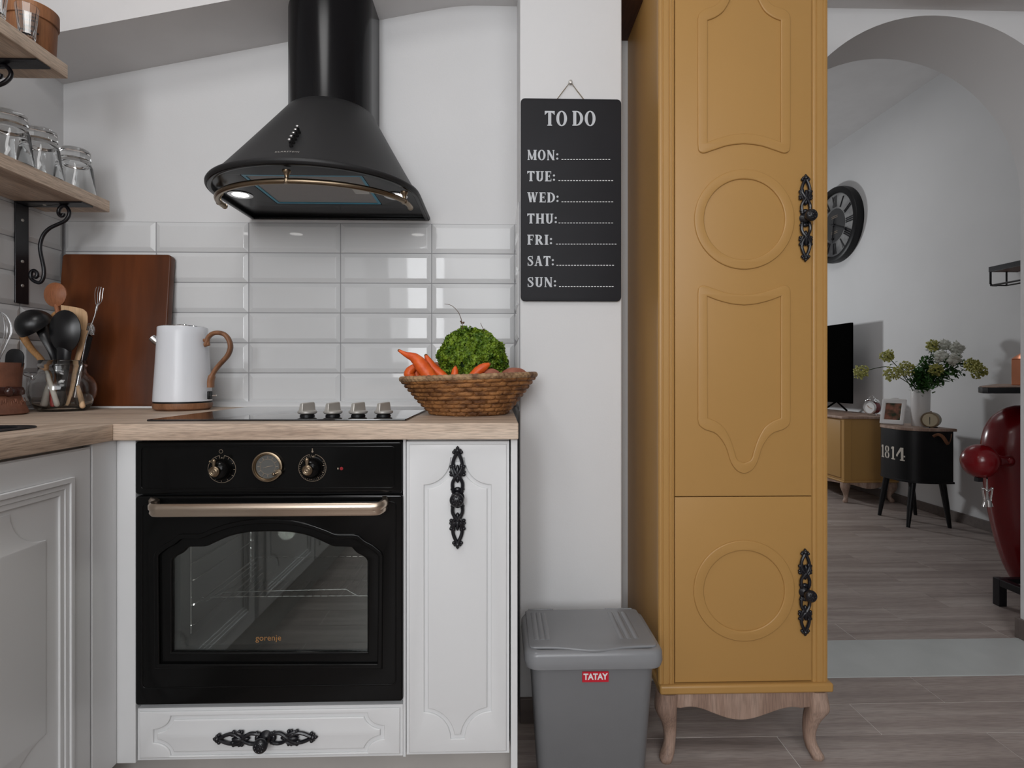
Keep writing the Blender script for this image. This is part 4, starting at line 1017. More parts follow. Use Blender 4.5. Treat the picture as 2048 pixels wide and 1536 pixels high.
# ================================================================== CHOPPING BOARD
bt0, bt1 = 1.758, 1.806
zb0, zb1 = ZW, at(240, 507, bt1).z
xa, xb = max(XL + .003, at(125, 520, bt1).x), at(342, 520, bt1).x
k = math.atan2(bt1 - bt0, zb1 - zb0)
cb = MB().plate([rrect(xa, xb, 0, (zb1 - zb0) / cos(k) - .006, .012)], 0, .028, .004, 'y', 3)
cb.xf(Matrix.Translation((0, bt0, ZW + .004)) @ Matrix.Rotation(-k, 4, 'X'))
tag(cb.build('cutting_board', 'board', loc=((xa + xb) / 2, bt0, ZW), smooth=40), 'large dark red-brown wooden cutting board leaning on the tiles', 'cutting board')

# ================================================================== KETTLE
kc = Vector((at(366, 815, 1.68).x, 1.68, ZW))
kt = thing('kettle', 'white electric kettle with a looped wooden handle beside the hob', 'kettle', kc)
MB().lathe([(0, 0), (0.0686, 0), (0.0774, .006), (0.0792, .014), (0.0792, .020), (0.0774, .022), (0, .022)], kc, 48).build('base', 'walnut', kt, smooth=40)
MB().lathe([(0.0704, .022), (0.0774, .0225), (0.0774, .0255), (0.0704, .026)], kc, 48).build('base_ring', 'blackpaint', kt, smooth=40)
MB().lathe([(0.0739, .0262), (0.0779, .027), (0.0779, .034), (0.0766, .06), (0.0717, .14), (0.0673, .225), (0.0667, .2455), (0.0647, .2485), (0.0616, .249)], kc, 64).build('body', 'kettle', kt, smooth=40)
MB().lathe([(0.0620, .246), (0.0607, .2505), (0.0440, .2525), (0.0176, .2535), (0.0158, .2565), (0.0088, .2575), (0, .2578)], kc, 40).build('lid', 'chrome', kt, smooth=40)
sp_ = MB(); pts = [at(328, 693, 1.68), at(311, 681, 1.672), at(303, 674.5, 1.668)]
sp_.tube(pts, [.0125, .0120, .0100], 16); sp_.build('spout', 'steel', kt, smooth=50)
H = lambda px, py: at(px, py, 1.665)
hp = spline([H(411, 690), H(414.5, 683), H(416.5, 675), H(425, 667.5), H(436, 665.5), H(449, 669), H(458, 680), H(461, 695), H(456, 710), H(446, 722), H(436, 733), H(427, 746), H(422, 760), H(421.5, 775)], 4)
n_ = len(hp); MB().tube(hp, [.0058 + .0012 * sin(PI * i / n_) + (.003 if i > n_ * .85 else 0) for i in range(n_)], 10, flat=1.5, up=(0, 1, 0)).build('handle', 'walnut', kt, smooth=50)
q = H(413, 689); MB().tube([q + Vector((-.008, 0, .012)), q + Vector((.004, 0, .014)), q + Vector((.006, 0, .0)), q + Vector((-.006, 0, -.002))], .0058, 8).build('handle_mount', 'walnut', kt, smooth=50)
sw = H(424, 791); MB().box(sw.x - .010, sw.x - .003, 1.655, 1.675, sw.z - .011, sw.z + .013).build('switch_housing', 'blackpaint', kt, bevel=.002)
MB().tube([sw + Vector((-.004, 0, 0)), sw + Vector((.013, 0, .001))], [.0022, .0028], 8).build('switch', 'chrome', kt, smooth=50)
# tiny print low on the body
tb_ = MB().text('SILVERCREST', .0068, lambda v: v, extrude=.0001, spacing=1.1)
vs = []
for v in tb_.v:
    g = math.radians(-90 - 9.5) + v[0] / .0883; vs.append((kc.x + .0890 * cos(g), kc.y + .0890 * sin(g), kc.z + .044 + v[1]))
# ================================================================== CLAY POT
pc = Vector((-1.340, 1.475, ZW))
cpot = thing('clay_pot', 'brown clay pot cut by the left edge, holding a whisk', 'pot', pc)
MB().lathe([(0, 0), (.078, 0), (.085, .004), (.084, .012), (.077, .028), (.0705, .044), (.0692, .050)], pc, 48).build('foot', 'clay', cpot, smooth=50)
MB().lathe([(.0692, .050), (.0755, .053), (.0765, .062), (.0735, .071), (.0700, .074)], pc, 48).build('glazed_band', 'glaze', cpot, smooth=50)
MB().lathe([(.0700, .074), (.0715, .11), (.0750, .136), (.0745, .1375), (.069, .136), (.066, .10), (.062, .02), (0, .018)], pc, 48).build('rim', 'clay', cpot, smooth=50)
kn = MB(); g = math.radians(-15); kn.ball(pc + Vector((.076 * cos(g), .076 * sin(g), .062)), .012, .010, .014, 12, 8); kn.build('lug', 'glaze', cpot, smooth=50)
sc_ = MB()
for i in range(46):
    g = math.radians(-110 + i * 3.6); z = .028 + .006 * sin(i * 1.1); sc_.tube([pc + Vector((.0780 * cos(g), .0780 * sin(g), z)), pc + Vector((.0745 * cos(g + .02), .0745 * sin(g + .02), z + .009 + .003 * sin(i * 2.3)))], .0009, 5)
sc_.build('scratched_band', 'clay', cpot, smooth=0)
# whisk
wk = thing('whisk', 'steel balloon whisk standing in the clay pot', 'whisk', pc + Vector((.02, 0, .02)))
wb_ = Vector((at(-6, 700, 1.452).x, 1.452, 1.053)); wl = MB()
for i in range(5):
    g = PI * i / 5 + .3; dx, dy = cos(g), sin(g); L = .120; lo = []
    for k in range(25):
        t = k / 24 * 2 - 1; s_ = 1 if t > 0 else -1; u = 1 - abs(t)
        rad = .030 * (sin(min(1, u * 1.15 + .0) * PI * .5 * 1.0)) if 0 else .031 * sin(PI * min(.62, (1 - abs(t)) * .62) / .62 * .5) if 0 else 0
        lo.append(None)
    lo = spline([wb_ + Vector((s * dx * r_, s * dy * r_, z)) for s, r_, z in ((1, .003, -.02), (1, .006, .0), (1, .019, .035), (1, .029, .070), (1, .025, .100), (1, .010, .119), (-1, .010, .119), (-1, .025, .100), (-1, .029, .070), (-1, .019, .035), (-1, .006, .0), (-1, .003, -.02))], 4)
    wl.tube(lo, .0011, 5)
wl.build('wires', 'steel', wk, smooth=50)
MB().tube([wb_ + Vector((0, 0, -.11)), wb_ + Vector((0, 0, -.03)), wb_ + Vector((0, 0, -.01)), wb_ + Vector((0, 0, .004))], [.007, .008, .0065, .004], 12).build('grip', 'steel', wk, smooth=50)
ps = pc + Vector((.03, 0, .022)); pd = thing('pastry_cutter', 'black rounded plastic utensil head beside the whisk', 'utensil', ps)
hd_ = MB().plate([rrect(-.024, .024, 0, .058, .022, 8)], -.002, .002, .0012, 'y').xf(Matrix.Translation((at(27, 727, 1.50).x, 1.50, 1.022)) @ Matrix.Rotation(.1, 4, 'Y'))
hd_.build('head', 'nylon', pd); MB().tube([pc + Vector((.03, -.005, .03)), Vector((at(27, 727, 1.50).x, 1.50, 1.030))], .005, 8).build('grip', 'nylon', pd)

# ================================================================== JAR WITH UTENSILS
jc = Vector((at(126, 820, 1.64).x, 1.64, ZW)); YJ = 1.64
jr = thing('glass_jar', 'squat clear glass jar full of wooden and black spoons', 'jar', jc)
prf = [(0, .0), (0.0530, .0), (0.0599, .004), (0.0711, .022), (0.0800, .045), (0.0821, .062), (0.0796, .082), (0.0711, .098), (0.0607, .107), (0.0569, .114), (0.0569, .128), (0.0591, .131), (0.0591, .136), (0.0569, .139), (0.0569, .146), (0.0551, .148),
       (0.0535, .146), (0.0535, .114), (0.0582, .104), (0.0684, .094), (0.0765, .080), (0.0789, .062), (0.0767, .046), (0.0676, .025), (0.0565, .009), (0, .008)]
MB().lathe(prf, jc, 56).build('jar_body', 'glass', jr, smooth=60)
b_ = MB(); ha = spline([jc + Vector((-.063, -.035, .098)), jc + Vector((-.064, -.058, .106)), jc + Vector((-.045, -.075, .114)), jc + Vector((-.022, -.082, .106)), jc + Vector((-.020, -.082, .094))], 5); b_.tube(ha, .0012, 6); b_.build('bail_wire', 'steel', jr, smooth=50)
JP = lambda px, py, d=0: at(px, py, YJ + d)
def utensil(name, lab, mt, path, rad, head=None, cat='spoon', flat=.8, grip='handle'):
    t = thing(name, lab, cat, tuple(Vector(path[-1])))
    p = spline(path, 5); m_ = len(p)
    rs = [rad[0] + (rad[1] - rad[0]) * i / (m_ - 1) for i in range(m_)]
    MB().tube(p, rs, 10, flat=flat).build(grip, mt, t, smooth=50)
    if head is not None: head.build('head', mt, t, smooth=50)
    return t
def bowl(c, rx, rz, tilt=0, depth=.012, face=-1, yaw=0, th=.0022):
    """spoon bowl: shallow ellipsoidal cap, convex to the back, facing the camera"""
    mb = MB(); n, m_ = 24, 8
    def fr(u, v, o): 
        g = 2 * PI * u; r = v; return Vector((rx * r * cos(g), -face * 0 + (1 - r * r) * depth * (1 if face < 0 else -1) + o, rz * r * sin(g) * (1.12 if sin(g) < 0 else 1)))
    rot = Matrix.Rotation(yaw, 4, 'Z') @ Matrix.Rotation(tilt, 4, 'Y')
    mb.grid(lambda u, v: fr(u, max(v, .001), 0), n, m_, True); k0 = len(mb.v)
    mb.grid(lambda u, v: fr(u, max(v, .001), th), n, m_, True)
    rim = m_ * n
    mb.f += [(rim + k, rim + (k + 1) % n, k0 + rim + (k + 1) % n, k0 + rim + k) for k in range(n)]
    return mb.xf(Matrix.Translation(c) @ rot)
floorz = ZW + .012
def inj(dx, dy): return Vector((jc.x + dx, jc.y + dy, floorz))
utensil('wooden_spoon', 'reddish wooden spoon with a round bowl, tallest in the jar', 'spoon_red', [JP(112, 610, .03), JP(117, 640, .02), JP(120, 720, .02), inj(0.0, .01)], (.0058, .0062), bowl(JP(110, 588, .03), .0330, .0345, .05, .010, 1, 0, .004))
utensil('wooden_spoon', 'tan wooden spoon with a long curved neck behind the black ladle', 'spoon_tan', [JP(43, 668, .05), JP(62, 697, .045), JP(84, 722, .035), JP(100, 762, .02), inj(-.02, .02)], (.0115, .0075), bowl(JP(46, 650, .05), .024, .036, .5, .010, 1, 0, .005))
utensil('wooden_spoon', 'tan wooden spoon mostly hidden behind the large black spoon', 'spoon_tan', [JP(113, 690, .03), JP(119, 730, .02), JP(117, 760, .02), inj(-.005, .03)], (.008, .006), bowl(JP(120, 655, .03), .0360, .0520, -.1, .012, 1, 0, .004))
utensil('spatula', 'beech spatula with a slanted flat blade in the jar', 'beech', [JP(170, 660, .01), JP(163, 688, .01), JP(152, 730, .005), JP(143, 780, 0), inj(.018, -.01)], (.011, .0045),
        MB().plate([dedupe([(p.x, p.z) for p in [JP(a, b, .01) for a, b in ((122, 610), (150, 614), (166, 618), (173, 624), (175, 632), (175, 645), (171, 664), (166, 682), (160, 684), (150, 668), (138, 650), (124, 645))]])], YJ + .008, YJ + .013, .002, 'y'), 'spatula', .45)
# black ladle
lm = MB(); lc_ = JP(72, 652, -.01)
def cup(u, v): 
    g = 2 * PI * u; th_ = v * PI * .52; r = .0480 * sin(th_); return Vector((r * cos(g), r * sin(g), .0480 * cos(th_)))
lm.grid(lambda u, v: cup(u, max(v, .001)), 28, 10, True); k0 = len(lm.v); lm.grid(lambda u, v: cup(u, max(v, .001)) * .95, 28, 10, True)
lm.f += [(280 + k, 280 + (k + 1) % 28, k0 + 280 + (k + 1) % 28, k0 + 280 + k) for k in range(28)]
lm.xf(Matrix.Translation(lc_) @ Matrix.Rotation(math.radians(-24), 4, 'Y') @ Matrix.Rotation(math.radians(38), 4, 'X'))
utensil('ladle', 'black nylon ladle with its bowl turned over, left in the jar', 'nylon', [JP(80, 645, .0), JP(92, 672, -.012), JP(108, 706, -.012), JP(117, 745, -.005), inj(.008, 0)], (.0230, .0060), lm, 'ladle', .6)
sp3 = bowl(JP(129.5, 660, -.03), .0445, .0580, 0, .014, 1, 0, .0025)
utensil('serving_spoon', 'large black nylon spoon at the front of the jar', 'nylon', [JP(129, 672, -.022), JP(128, 712, -.025), JP(124, 765, -.02), inj(.005, -.02)], (.0260, .0075), sp3, 'spoon', .5)
# fork
ft = thing('carving_fork', 'long slim steel fork leaning right in the jar', 'fork', inj(.03, -.01))
MB().tube(spline([JP(193, 617, 0), JP(188, 636, 0), JP(174, 672, 0), JP(168, 700, 0), JP(163.5, 724, 0)], 4), .0016, 8).build('shank', 'steel', ft, smooth=50)
fk = MB().tube([JP(192, 622, 0), JP(194, 612, 0)], [.0028, .0034], 10)
for a_, b_ in ((-4, 1), (1.5, .0), (6, 1), (11, 3)): fk.tube(spline([JP(194, 613, 0), JP(194 + a_ * .8, 603, 0), JP(194 + a_, 585 + b_, .0), JP(197 + a_ * .9, 573 + b_, .0)], 4), .0009, 6)
fk.build('tines', 'steel', ft, smooth=50)
MB().tube([JP(163.5, 724, 0), JP(160, 745, 0), JP(150, 795, 0)], [.0030, .0055, .0065], 10).build('grip', 'steel', ft, smooth=50)
bk = thing('brush', 'black-handled utensil with a grey ridged head behind the spatula', 'utensil', inj(.03, .02))
MB().tube([JP(178, 672, .03), JP(170, 700, .03), JP(150, 770, .01), inj(.03, .02)], [.010, .012, .009, .008], 10).build('grip', 'nylon', bk, smooth=50)
h_ = MB().ball(JP(181, 659, .03), .0125, .010, .020, 14, 10)
for i in range(7): h_.tube([JP(174 + i * 2.2, 650 + i * 1.2, .018), JP(176 + i * 2, 668 + i * .4, .018)], .0012, 5)
h_.build('head', 'steel', bk, smooth=40)
for lab, mt, p0, p1, r_ in (('cream stick leaning across the front of the jar', 'cream', JP(93, 742, -.035), JP(114, 808, -.055), .0062), ('cream stick leaning left inside the jar', 'cream', JP(100, 760, -.02), JP(88, 812, -.03), .0085), ('red stick at the bottom of the jar', 'redplastic', JP(103, 770, -.03), JP(106, 812, -.04), .006), ('pale wooden stick at the right inside the jar', 'beech', JP(155, 770, 0), JP(165, 812, -.02), .0065)):
    m_ = MB().tube([p0, p0 * .6 + p1 * .4, p1], [r_ * .7, r_, r_ * 1.1], 10); m_.ball(p1, r_ * 1.1, n=10, m=7)
    tag(m_.build('stick', mt, loc=tuple(p1), smooth=50), lab, 'utensil')
cb_ = MB().tube(spline([Vector((-1.40, 1.60, ZW + .0038)), Vector((-1.36, 1.70, ZW + .0038)), Vector((-1.28, 1.747, ZW + .0038)), Vector((-1.15, 1.750, ZW + .0038)), Vector((-1.02, 1.752, ZW + .0038)), Vector((-.96, 1.80, ZW + .0038))], 6), .0034, 8)
tag(cb_.build('cable', 'white', loc=(-1.35, 1.62, ZW), smooth=50), 'white cable lying on the worktop along the foot of the cutting board', 'cable')

# ================================================================== BASKET OF VEGETABLES
BC = Vector((at(938, 800, 1.49).x, 1.49, ZW))
bkx = thing('basket', 'woven straw basket of vegetables at the end of the worktop', 'basket', BC)
def bprof(t):      # t 0 base .. 1 rim -> r, z
    return .098 + (.178 - .098) * (t ** .92), .004 + .094 * (t ** 1.05)
rows = 9; NU = 300; NV = rows * 10
def bpt(u, v, inner=False):
    r, z = bprof(v); r1, z1 = bprof(min(v + .01, 1)); r0, z0 = bprof(max(v - .01, 0)); t = Vector((r1 - r0, z1 - z0)).normalized(); nx, nz = t.y, -t.x
    ph = v * rows; fr = ph - math.floor(ph); row = math.floor(ph)
    coil = sqrt(max(0, 1 - (2 * fr - 1) ** 2))
    st = 24; a = u * st + (row % 2) * .5 + .12 * sin(row * 3.1); fa = a - math.floor(a)
    wv = .25 + .75 * min(1, abs(sin(PI * fa)) * 2.2) ** .7
    d = .0066 * coil * wv + .0007 * sin(u * 900 + row * 7) * coil
    if inner: d = -.004
    g = 2 * PI * u
    rr_ = r + nx * d; return Vector((BC.x + rr_ * cos(g), BC.y + rr_ * sin(g), BC.z + z + nz * d + .006 * v * cos(g)))
b_ = MB().grid(lambda u, v: bpt(u, v), NU, NV, True); k0 = len(b_.v)
b_.grid(lambda u, v: bpt(u, v, True), 64, 6, True)
b_.build('weave', 'straw', bkx, smooth=60, recalc=False)
MB().lathe([(0, 0), (.098, 0), (.100, .006), (0, .008)], BC, 48).build('base', 'straw', bkx)
rm = MB(); NR = 64; cen = [Vector((BC.x + .1795 * cos(2 * PI * i / NR), BC.y + .1795 * sin(2 * PI * i / NR), BC.z + .1005 + .0065 * cos(2 * PI * i / NR))) for i in range(NR + 1)]
def rimp(u, v):
    g = 2 * PI * u; tw = u * 74 + v * .6; f_ = tw - math.floor(tw); rr_ = .0078 * (.74 + .28 * abs(sin(PI * f_)) ** .5); h = 2 * PI * v
    return Vector((BC.x + (.1785 + rr_ * cos(h)) * cos(g), BC.y + (.1785 + rr_ * cos(h)) * sin(g), BC.z + .1000 + .0065 * cos(g) + rr_ * sin(h)))
rm.grid(lambda u, v: rimp(u, v), 520, 12, True)
rm.build('rim', 'straw_rim', bkx, smooth=60, recalc=False)
# kale head
kc_ = Vector((at(946, 700, 1.48).x, 1.48, 1.062)); rk_ = random.Random(3)
kl = thing('curly_lettuce', 'head of curly green leaves heaped in the middle of the basket', 'leafy vegetable', (kc_.x, kc_.y, .96))
def heap(th, ph):
    d = Vector((sin(th) * cos(ph), sin(th) * sin(ph), cos(th)))
    rx = .088 * (1.0 if d.x < 0 else 1.02); top = .068 * (1 + .12 * sin(ph * 2 + 1)) if d.z > 0 else .085
    q = Vector((d.x * rx, d.y * .075, d.z * top)); s = 1 + .14 * mnoise.noise(d * 2.3 + Vector((4, 1, 7))) 
    if d.x < -.1 and d.z > 0: q *= 1 - .05 * d.z
    q.x *= 1 - .22 * max(0, d.z); q.x -= max(0, d.z) * .012
    return kc_ + q * s
co = MB().grid(lambda u, v: kc_ + (heap(max(.001, v * PI), u * 2 * PI) - kc_) * .86, 24, 14, True); co.build('core', 'kaledark', kl)
lf = MB()
for i in range(4200):
    th = math.acos(1 - 2 * (rk_.random() * .86)); ph = rk_.random() * 2 * PI
    p = heap(th, ph); p = kc_ + (p - kc_) * (rk_.uniform(.93, 1.03) + .07 * mnoise.noise((p - kc_) * 55))
    nrm = (p - kc_).normalized(); ax = Vector((rk_.gauss(0, 1), rk_.gauss(0, 1), rk_.gauss(0, 1))); nn = (nrm + ax * .6).normalized()
    a = nn.cross(Vector((.3, .5, .8))).normalized(); b = nn.cross(a); s = rk_.uniform(.0038, .0072); K = 8; w0 = rk_.random() * 6
    vs = [p]
    for ring, rr_ in ((0, .55), (1, 1.0)):
        for k in range(K):
            g = 2 * PI * k / K; lift = (sin(g * 3 + w0) * .6 + rk_.uniform(-.3, .3)) * rr_
            vs.append(p + (a * cos(g) + b * sin(g)) * s * rr_ + nn * s * lift)
    fs = [(0, 1 + k, 1 + (k + 1) % K) for k in range(K)] + [(1 + k, 1 + K + k, 1 + K + (k + 1) % K, 1 + (k + 1) % K) for k in range(K)]
    lf.add(vs, fs)
o = lf.build('leaves', 'kale', kl, smooth=180, recalc=False); o['kind'] = 'stuff'
for i, (pts, lab) in enumerate((([(926, 668), (924, 645), (917, 625), (903, 611), (889, 608)], 'taller dry twig arching left out of the lettuce'), ([(982, 680), (972, 668), (965, 655), (961, 646)], 'shorter dry twig on the right of the lettuce'))):
    p = spline([at(a, b, 1.47) for a, b in pts], 4); t = MB().tube(p, [.0012 - .0007 * k / len(p) for k in range(len(p))], 5)
    for k in range(7):
        q = p[int(len(p) * (.28 if i == 0 else .45))]; t.ball(q + Vector((rk_.uniform(-.004, .006), 0, rk_.uniform(-.004, .004))), .0022, n=6, m=4)
    if i == 1: t.tube([at(982, 670, 1.465), at(978, 673, 1.465), at(972, 668, 1.465)], .0016, 5)
    tag(t.build('twig', 'twig', loc=tuple(p[0]), smooth=50), lab, 'twig')
def carrot(pts, rad, Y, lab):
    P_ = [at(a, b, Y + (c if len(q_) > 2 else 0)) for q_ in pts for a, b, c in [(q_ + (0,))[:3]]]
    p = spline([tuple(v) + (r_,) for v, r_ in zip(P_, rad)], 5)
    t = thing('carrot', lab, 'carrot', tuple(P_[-1]), 'carrots in the straw basket')
    c_ = MB().tube([Vector(q[:3]) for q in p], [max(.0012, q[3] * (1 + .03 * sin(k * 2.1))) for k, q in enumerate(p)], 14); e = Vector(p[-1][:3]); c_.ball(e, p[-1][3], n=14, m=8)
    c_.build('root', 'carrot', t, smooth=60)
    MB().ball(Vector(p[0][:3]), max(.0022, p[0][3] * 1.05), n=8, m=6).build('tip', 'carrot_tip', t, smooth=60)
    return t
carrot([(798, 701), (812, 709), (829, 716), (843, 731), (858, 752), (872, 772)], [.0035, .007, .013, .0178, .0185, .016], 1.395, 'largest carrot, pointing up over the left rim of the basket')
carrot([(852, 711), (857, 722), (866, 736), (880, 748), (900, 764)], [.0045, .0095, .0125, .0125, .011], 1.42, 'carrot standing second from the left rim of the basket')
carrot([(836, 730), (824, 738), (818, 748), (826, 758)], [.006, .011, .0135, .011], 1.445, 'short carrot lowest at the left rim of the basket')
carrot([(842, 728), (833, 742), (838, 760)], [.005, .010, .012], 1.46, 'carrot behind the largest one at the left rim')
carrot([(911, 733), (910, 743), (908, 765)], [.003, .0085, .010], 1.365, 'small carrot tip sticking up in front of the lettuce')
carrot([(979, 728), (968, 734), (955, 743), (940, 760)], [.004, .0105, .012, .011], 1.375, 'carrot lying to the right in front of the lettuce')
def potato(px, py, Y, rx, ry, rz, lab, s=0):
    c = at(px, py, Y); m_ = MB()
    def f(u, v):
        th = max(.001, v * PI); g = 2 * PI * u; d = Vector((sin(th) * cos(g), sin(th) * sin(g), cos(th))); k = 1 + .07 * mnoise.noise(d * 1.6 + Vector((s, 2, 3)))
        return c + Vector((d.x * rx, d.y * ry, d.z * rz)) * k
    m_.grid(f, 24, 14, True); tag(m_.build('potato', 'potato', loc=tuple(c), smooth=180), lab, 'potato')
potato(983, 754, 1.385, .026, .022, .021, 'pinkish potato at the front right of the basket', 1)
potato(1028, 750, 1.46, .035, .026, .020, 'largest reddish potato by the right rim of the basket', 5)
potato(872, 743, 1.55, .024, .022, .026, 'brown potato half hidden behind the left carrots', 9)
potato(958, 765, 1.46, .03, .03, .025, 'potato under the lettuce, barely seen', 12)
# ================================================================== FAR ROOM
# wall clock on x = XR
YK = 5.02; XK = XR - .07; zk = at(1700, 451, YK).z; RK = .345
ck = thing('wall_clock', 'big round black wall clock with roman numerals on the far wall', 'clock', (XR, YK, zk))
CKc = Vector((XR, YK, zk))
MB().lathe([(RK - .03, 0), (RK, .0), (RK + .004, .03), (RK, .064), (RK - .012, .072), (RK - .045, .070), (RK - .055, .058), (RK - .055, .045)], CKc, 72, (-1, 0, 0)).build('case', 'blackpaint', ck, smooth=40)
rf = RK - .054; cw = Vector((XR - .045, YK, zk))
MB().lathe([(0, -.01), (rf, -.01), (rf, 0), (0, 0)], cw, 64, (-1, 0, 0)).build('dial', 'clockface', ck, smooth=0)
MB().lathe([(0, 0), (rf * .52, 0), (rf * .52, .002), (0, .002)], cw, 48, (-1, 0, 0)).build('centre', 'clockcentre', ck, smooth=0)
nm = MB()
def cpt(a, r, off=.003, tan=0):        # a clockwise from 12 as seen from the room (viewer looks +x: right = -y)
    return cw + Vector((-off, -(r * sin(a) + tan * cos(a)), r * cos(a) - tan * sin(a)))
num = ['XII', 'I', 'II', 'III', 'IIII', 'V', 'VI', 'VII', 'VIII', 'IX', 'X', 'XI']
for i, s_ in enumerate(num):
    a = 2 * PI * i / 12; wd = {'I': .016, 'V': .030, 'X': .030}; tot = sum(wd[c] for c in s_); x = -tot / 2
    r0, r1 = rf * .58, rf * .92
    for c in s_:
        m_ = x + wd[c] / 2
        if c == 'I': nm.tube([cpt(a, r0, .003, m_), cpt(a, r1, .003, m_ * 1.15)], .0062, 4)
        elif c == 'V': nm.tube([cpt(a, r1, .003, m_ - .011), cpt(a, r0, .003, m_)], .0062, 4).tube([cpt(a, r1, .003, m_ + .012), cpt(a, r0, .003, m_)], .0022, 4)
        else: nm.tube([cpt(a, r1, .003, m_ - .012), cpt(a, r0, .003, m_ + .010)], .0062, 4).tube([cpt(a, r1, .003, m_ + .012), cpt(a, r0, .003, m_ - .010)], .0022, 4)
        x += wd[c]
nm.build('numerals', 'iron', ck, smooth=0)
hn = MB()
ha_, ma_ = math.radians(188), math.radians(113)
for a, L, r_ in ((ha_, rf * .55, .006), (ma_, rf * .84, .005)):
    hn.tube([cpt(a, -.06, .012), cpt(a, L * .6, .012), cpt(a, L, .012)], [r_ * .6, r_, .0015], 6); hn.ball(cpt(a, L * .78, .012), .012, n=8, m=5)
hn.ball(cpt(0, 0, .012), .014, n=10, m=6)
hn.build('hands', 'iron', ck, smooth=0)
tx = MB()
for dz_, t_ in ((.07, 'Grand Hotel'), (-.065, 'Paris 1863')): pass
for dz_ in (.085, .07, -.06, -.075): tx.box(cw.x - .004, cw.x - .002, YK - .045, YK + .045, zk + dz_ - .002, zk + dz_ + .002)
tx.build('dial_lines', 'pale_print', ck, smooth=0)

# television
tv = thing('television', 'black flat television on the mustard sideboard, seen from its edge', 'television', (2.9, 4.9, .70))
STV = at(1690, 838, 4.25).z + .022
near = at(1707, 700, 4.58); ztv1 = at(1708, 645, 4.58).z; ztv0 = at(1708, 812, 4.58).z
xn = near.x
q = MB().box(-.012, .012, 0, 1.16, ztv0 + .02, ztv1); q.box(.012, .045, .10, 1.06, ztv0 + .05, ztv0 + .35)
mt_ = Matrix.Translation((xn - .012, 4.58, 0)) @ Matrix.Rotation(math.radians(2.5), 4, 'Z')
q.xf(mt_).build('casing', 'tvblack', tv, bevel=.003, smooth=0)
MB().box(-.0135, -.012, .012, 1.148, ztv0 + .04, ztv1 - .012).xf(mt_).build('screen', 'tvblack', tv, smooth=0)
for yy in (.2, .95): MB().tube([mt_ @ Vector((-.15, yy - .02, STV + .007)), mt_ @ Vector((0, yy, ztv0 + .03)), mt_ @ Vector((.11, yy + .02, STV + .007))], .008, 6).build('foot', 'tvblack', tv)

# mustard sideboard along the right wall
sy0 = 4.25; sx0 = at(1688, 900, sy0).x; sz1 = at(1690, 838, sy0).z; sz0 = at(1690, 962, sy0).z
sy1 = 5.9; sx1 = XR - .015
sb = thing('sideboard', 'mustard yellow sideboard with wooden top and curved legs by the far wall', 'sideboard', ((sx0 + sx1) / 2, 5.1, 0))
MB().box(sx0 + .012, sx1, sy0 + .012, sy1, sz0, sz1).build('carcass', 'yellow', sb, smooth=0)
MB().plate([rrect(sx0 - .02, sx1, sy0 - .02, sy1 + .01, .03)], sz1, sz1 + .022, .006, 'z').build('top', 'paleleg', sb, smooth=40)
MB().box(sx0, sx0 + .06, sy0, sy0 + .035, sz0, sz1).build('corner_post', 'yellow', sb, bevel=.003, smooth=0)
for k in range(3):
    a, b = sy0 + .04 + k * .505, sy0 + .535 + k * .505
    MB().plate([[(a, sz0 + .02), (b, sz0 + .02), (b, sz1 - .015), (a, sz1 - .015)]], sx0 - .004, sx0 + .012, .002, 'x').build('door', 'yellow', sb)
MB().box(sx0 - .006, sx1, sy0 - .006, sy1, sz0 - .014, sz0).build('base_moulding', 'yellow', sb, bevel=.003)
apr = [(sx0 + .03, sz0 - .014)] + [(sx0 + .03 + (sx1 - sx0 - .06) * i / 20, sz0 - .028 - .038 * sin(PI * i / 20) ** 2) for i in range(21)] + [(sx1 - .03, sz0 - .014)]
MB().plate([dedupe(apr)], sy0 + .004, sy0 + .022, .002, 'y').build('apron', 'paleleg', sb)
apr = [(sy0 + .03, sz0 - .014)] + [(sy0 + .03 + 1.5 * i / 40, sz0 - .028 - .03 * sin(2 * PI * i / 40) ** 2) for i in range(41)] + [(sy1 - .03, sz0 - .014)]
MB().plate([dedupe(apr)], sx0 + .004, sx0 + .022, .002, 'x').build('apron', 'paleleg', sb)
for sx, xx in ((-1, sx0 + .03), (1, sx1 - .035)):
    for sy, yy in ((-1, sy0 + .03), (1, sy1 - .04)):
        h = sz0 - .014; pt = [(0, h, .034), (.004, h * .8, .035), (.002, h * .62, .028), (-.008, h * .4, .018), (-.008, h * .2, .015), (.002, h * .08, .019), (.004, 0, .014)]
        q = spline([(xx + sx * a, yy + sy * a, b, c) for a, b, c in pt], 3)
        MB().tube([Vector((p[0], p[1], max(0, p[2]))) for p in q], [p[3] for p in q], 10).build('leg', 'paleleg', sb, smooth=50)

# red twin bell alarm clock on the sideboard
ST = sz1 + .022
ra = Vector((at(1744, 815, 4.34).x, 4.34, ST + .062)); ax = Vector((-.93, -.36, 0)).normalized()
ac = thing('alarm_clock', 'red and chrome twin-bell alarm clock on the mustard sideboard', 'clock', (ra.x, ra.y, ST))
MB().lathe([(0, -.035), (.045, -.035), (.052, -.028), (.052, .028)], ra, 28, ax).build('case', 'red', ac, smooth=40)
MB().lathe([(.052, .026), (.055, .028), (.053, .036), (.044, .037), (.042, .032)], ra, 28, ax).build('bezel', 'chrome', ac, smooth=40)
MB().lathe([(0, .028), (.043, .028), (.043, .032), (0, .032)], ra, 28, ax).build('dial', 'print_white', ac)
si = Vector((ax.y, -ax.x, 0)); fr_ = ra + ax * .034
MB().tube([fr_, fr_ + Vector((0, 0, .018)) + si * .018], .0016, 5).tube([fr_, fr_ + si * -.022 + Vector((0, 0, -.006))], .0016, 5).build('hands', 'gold_print', ac)
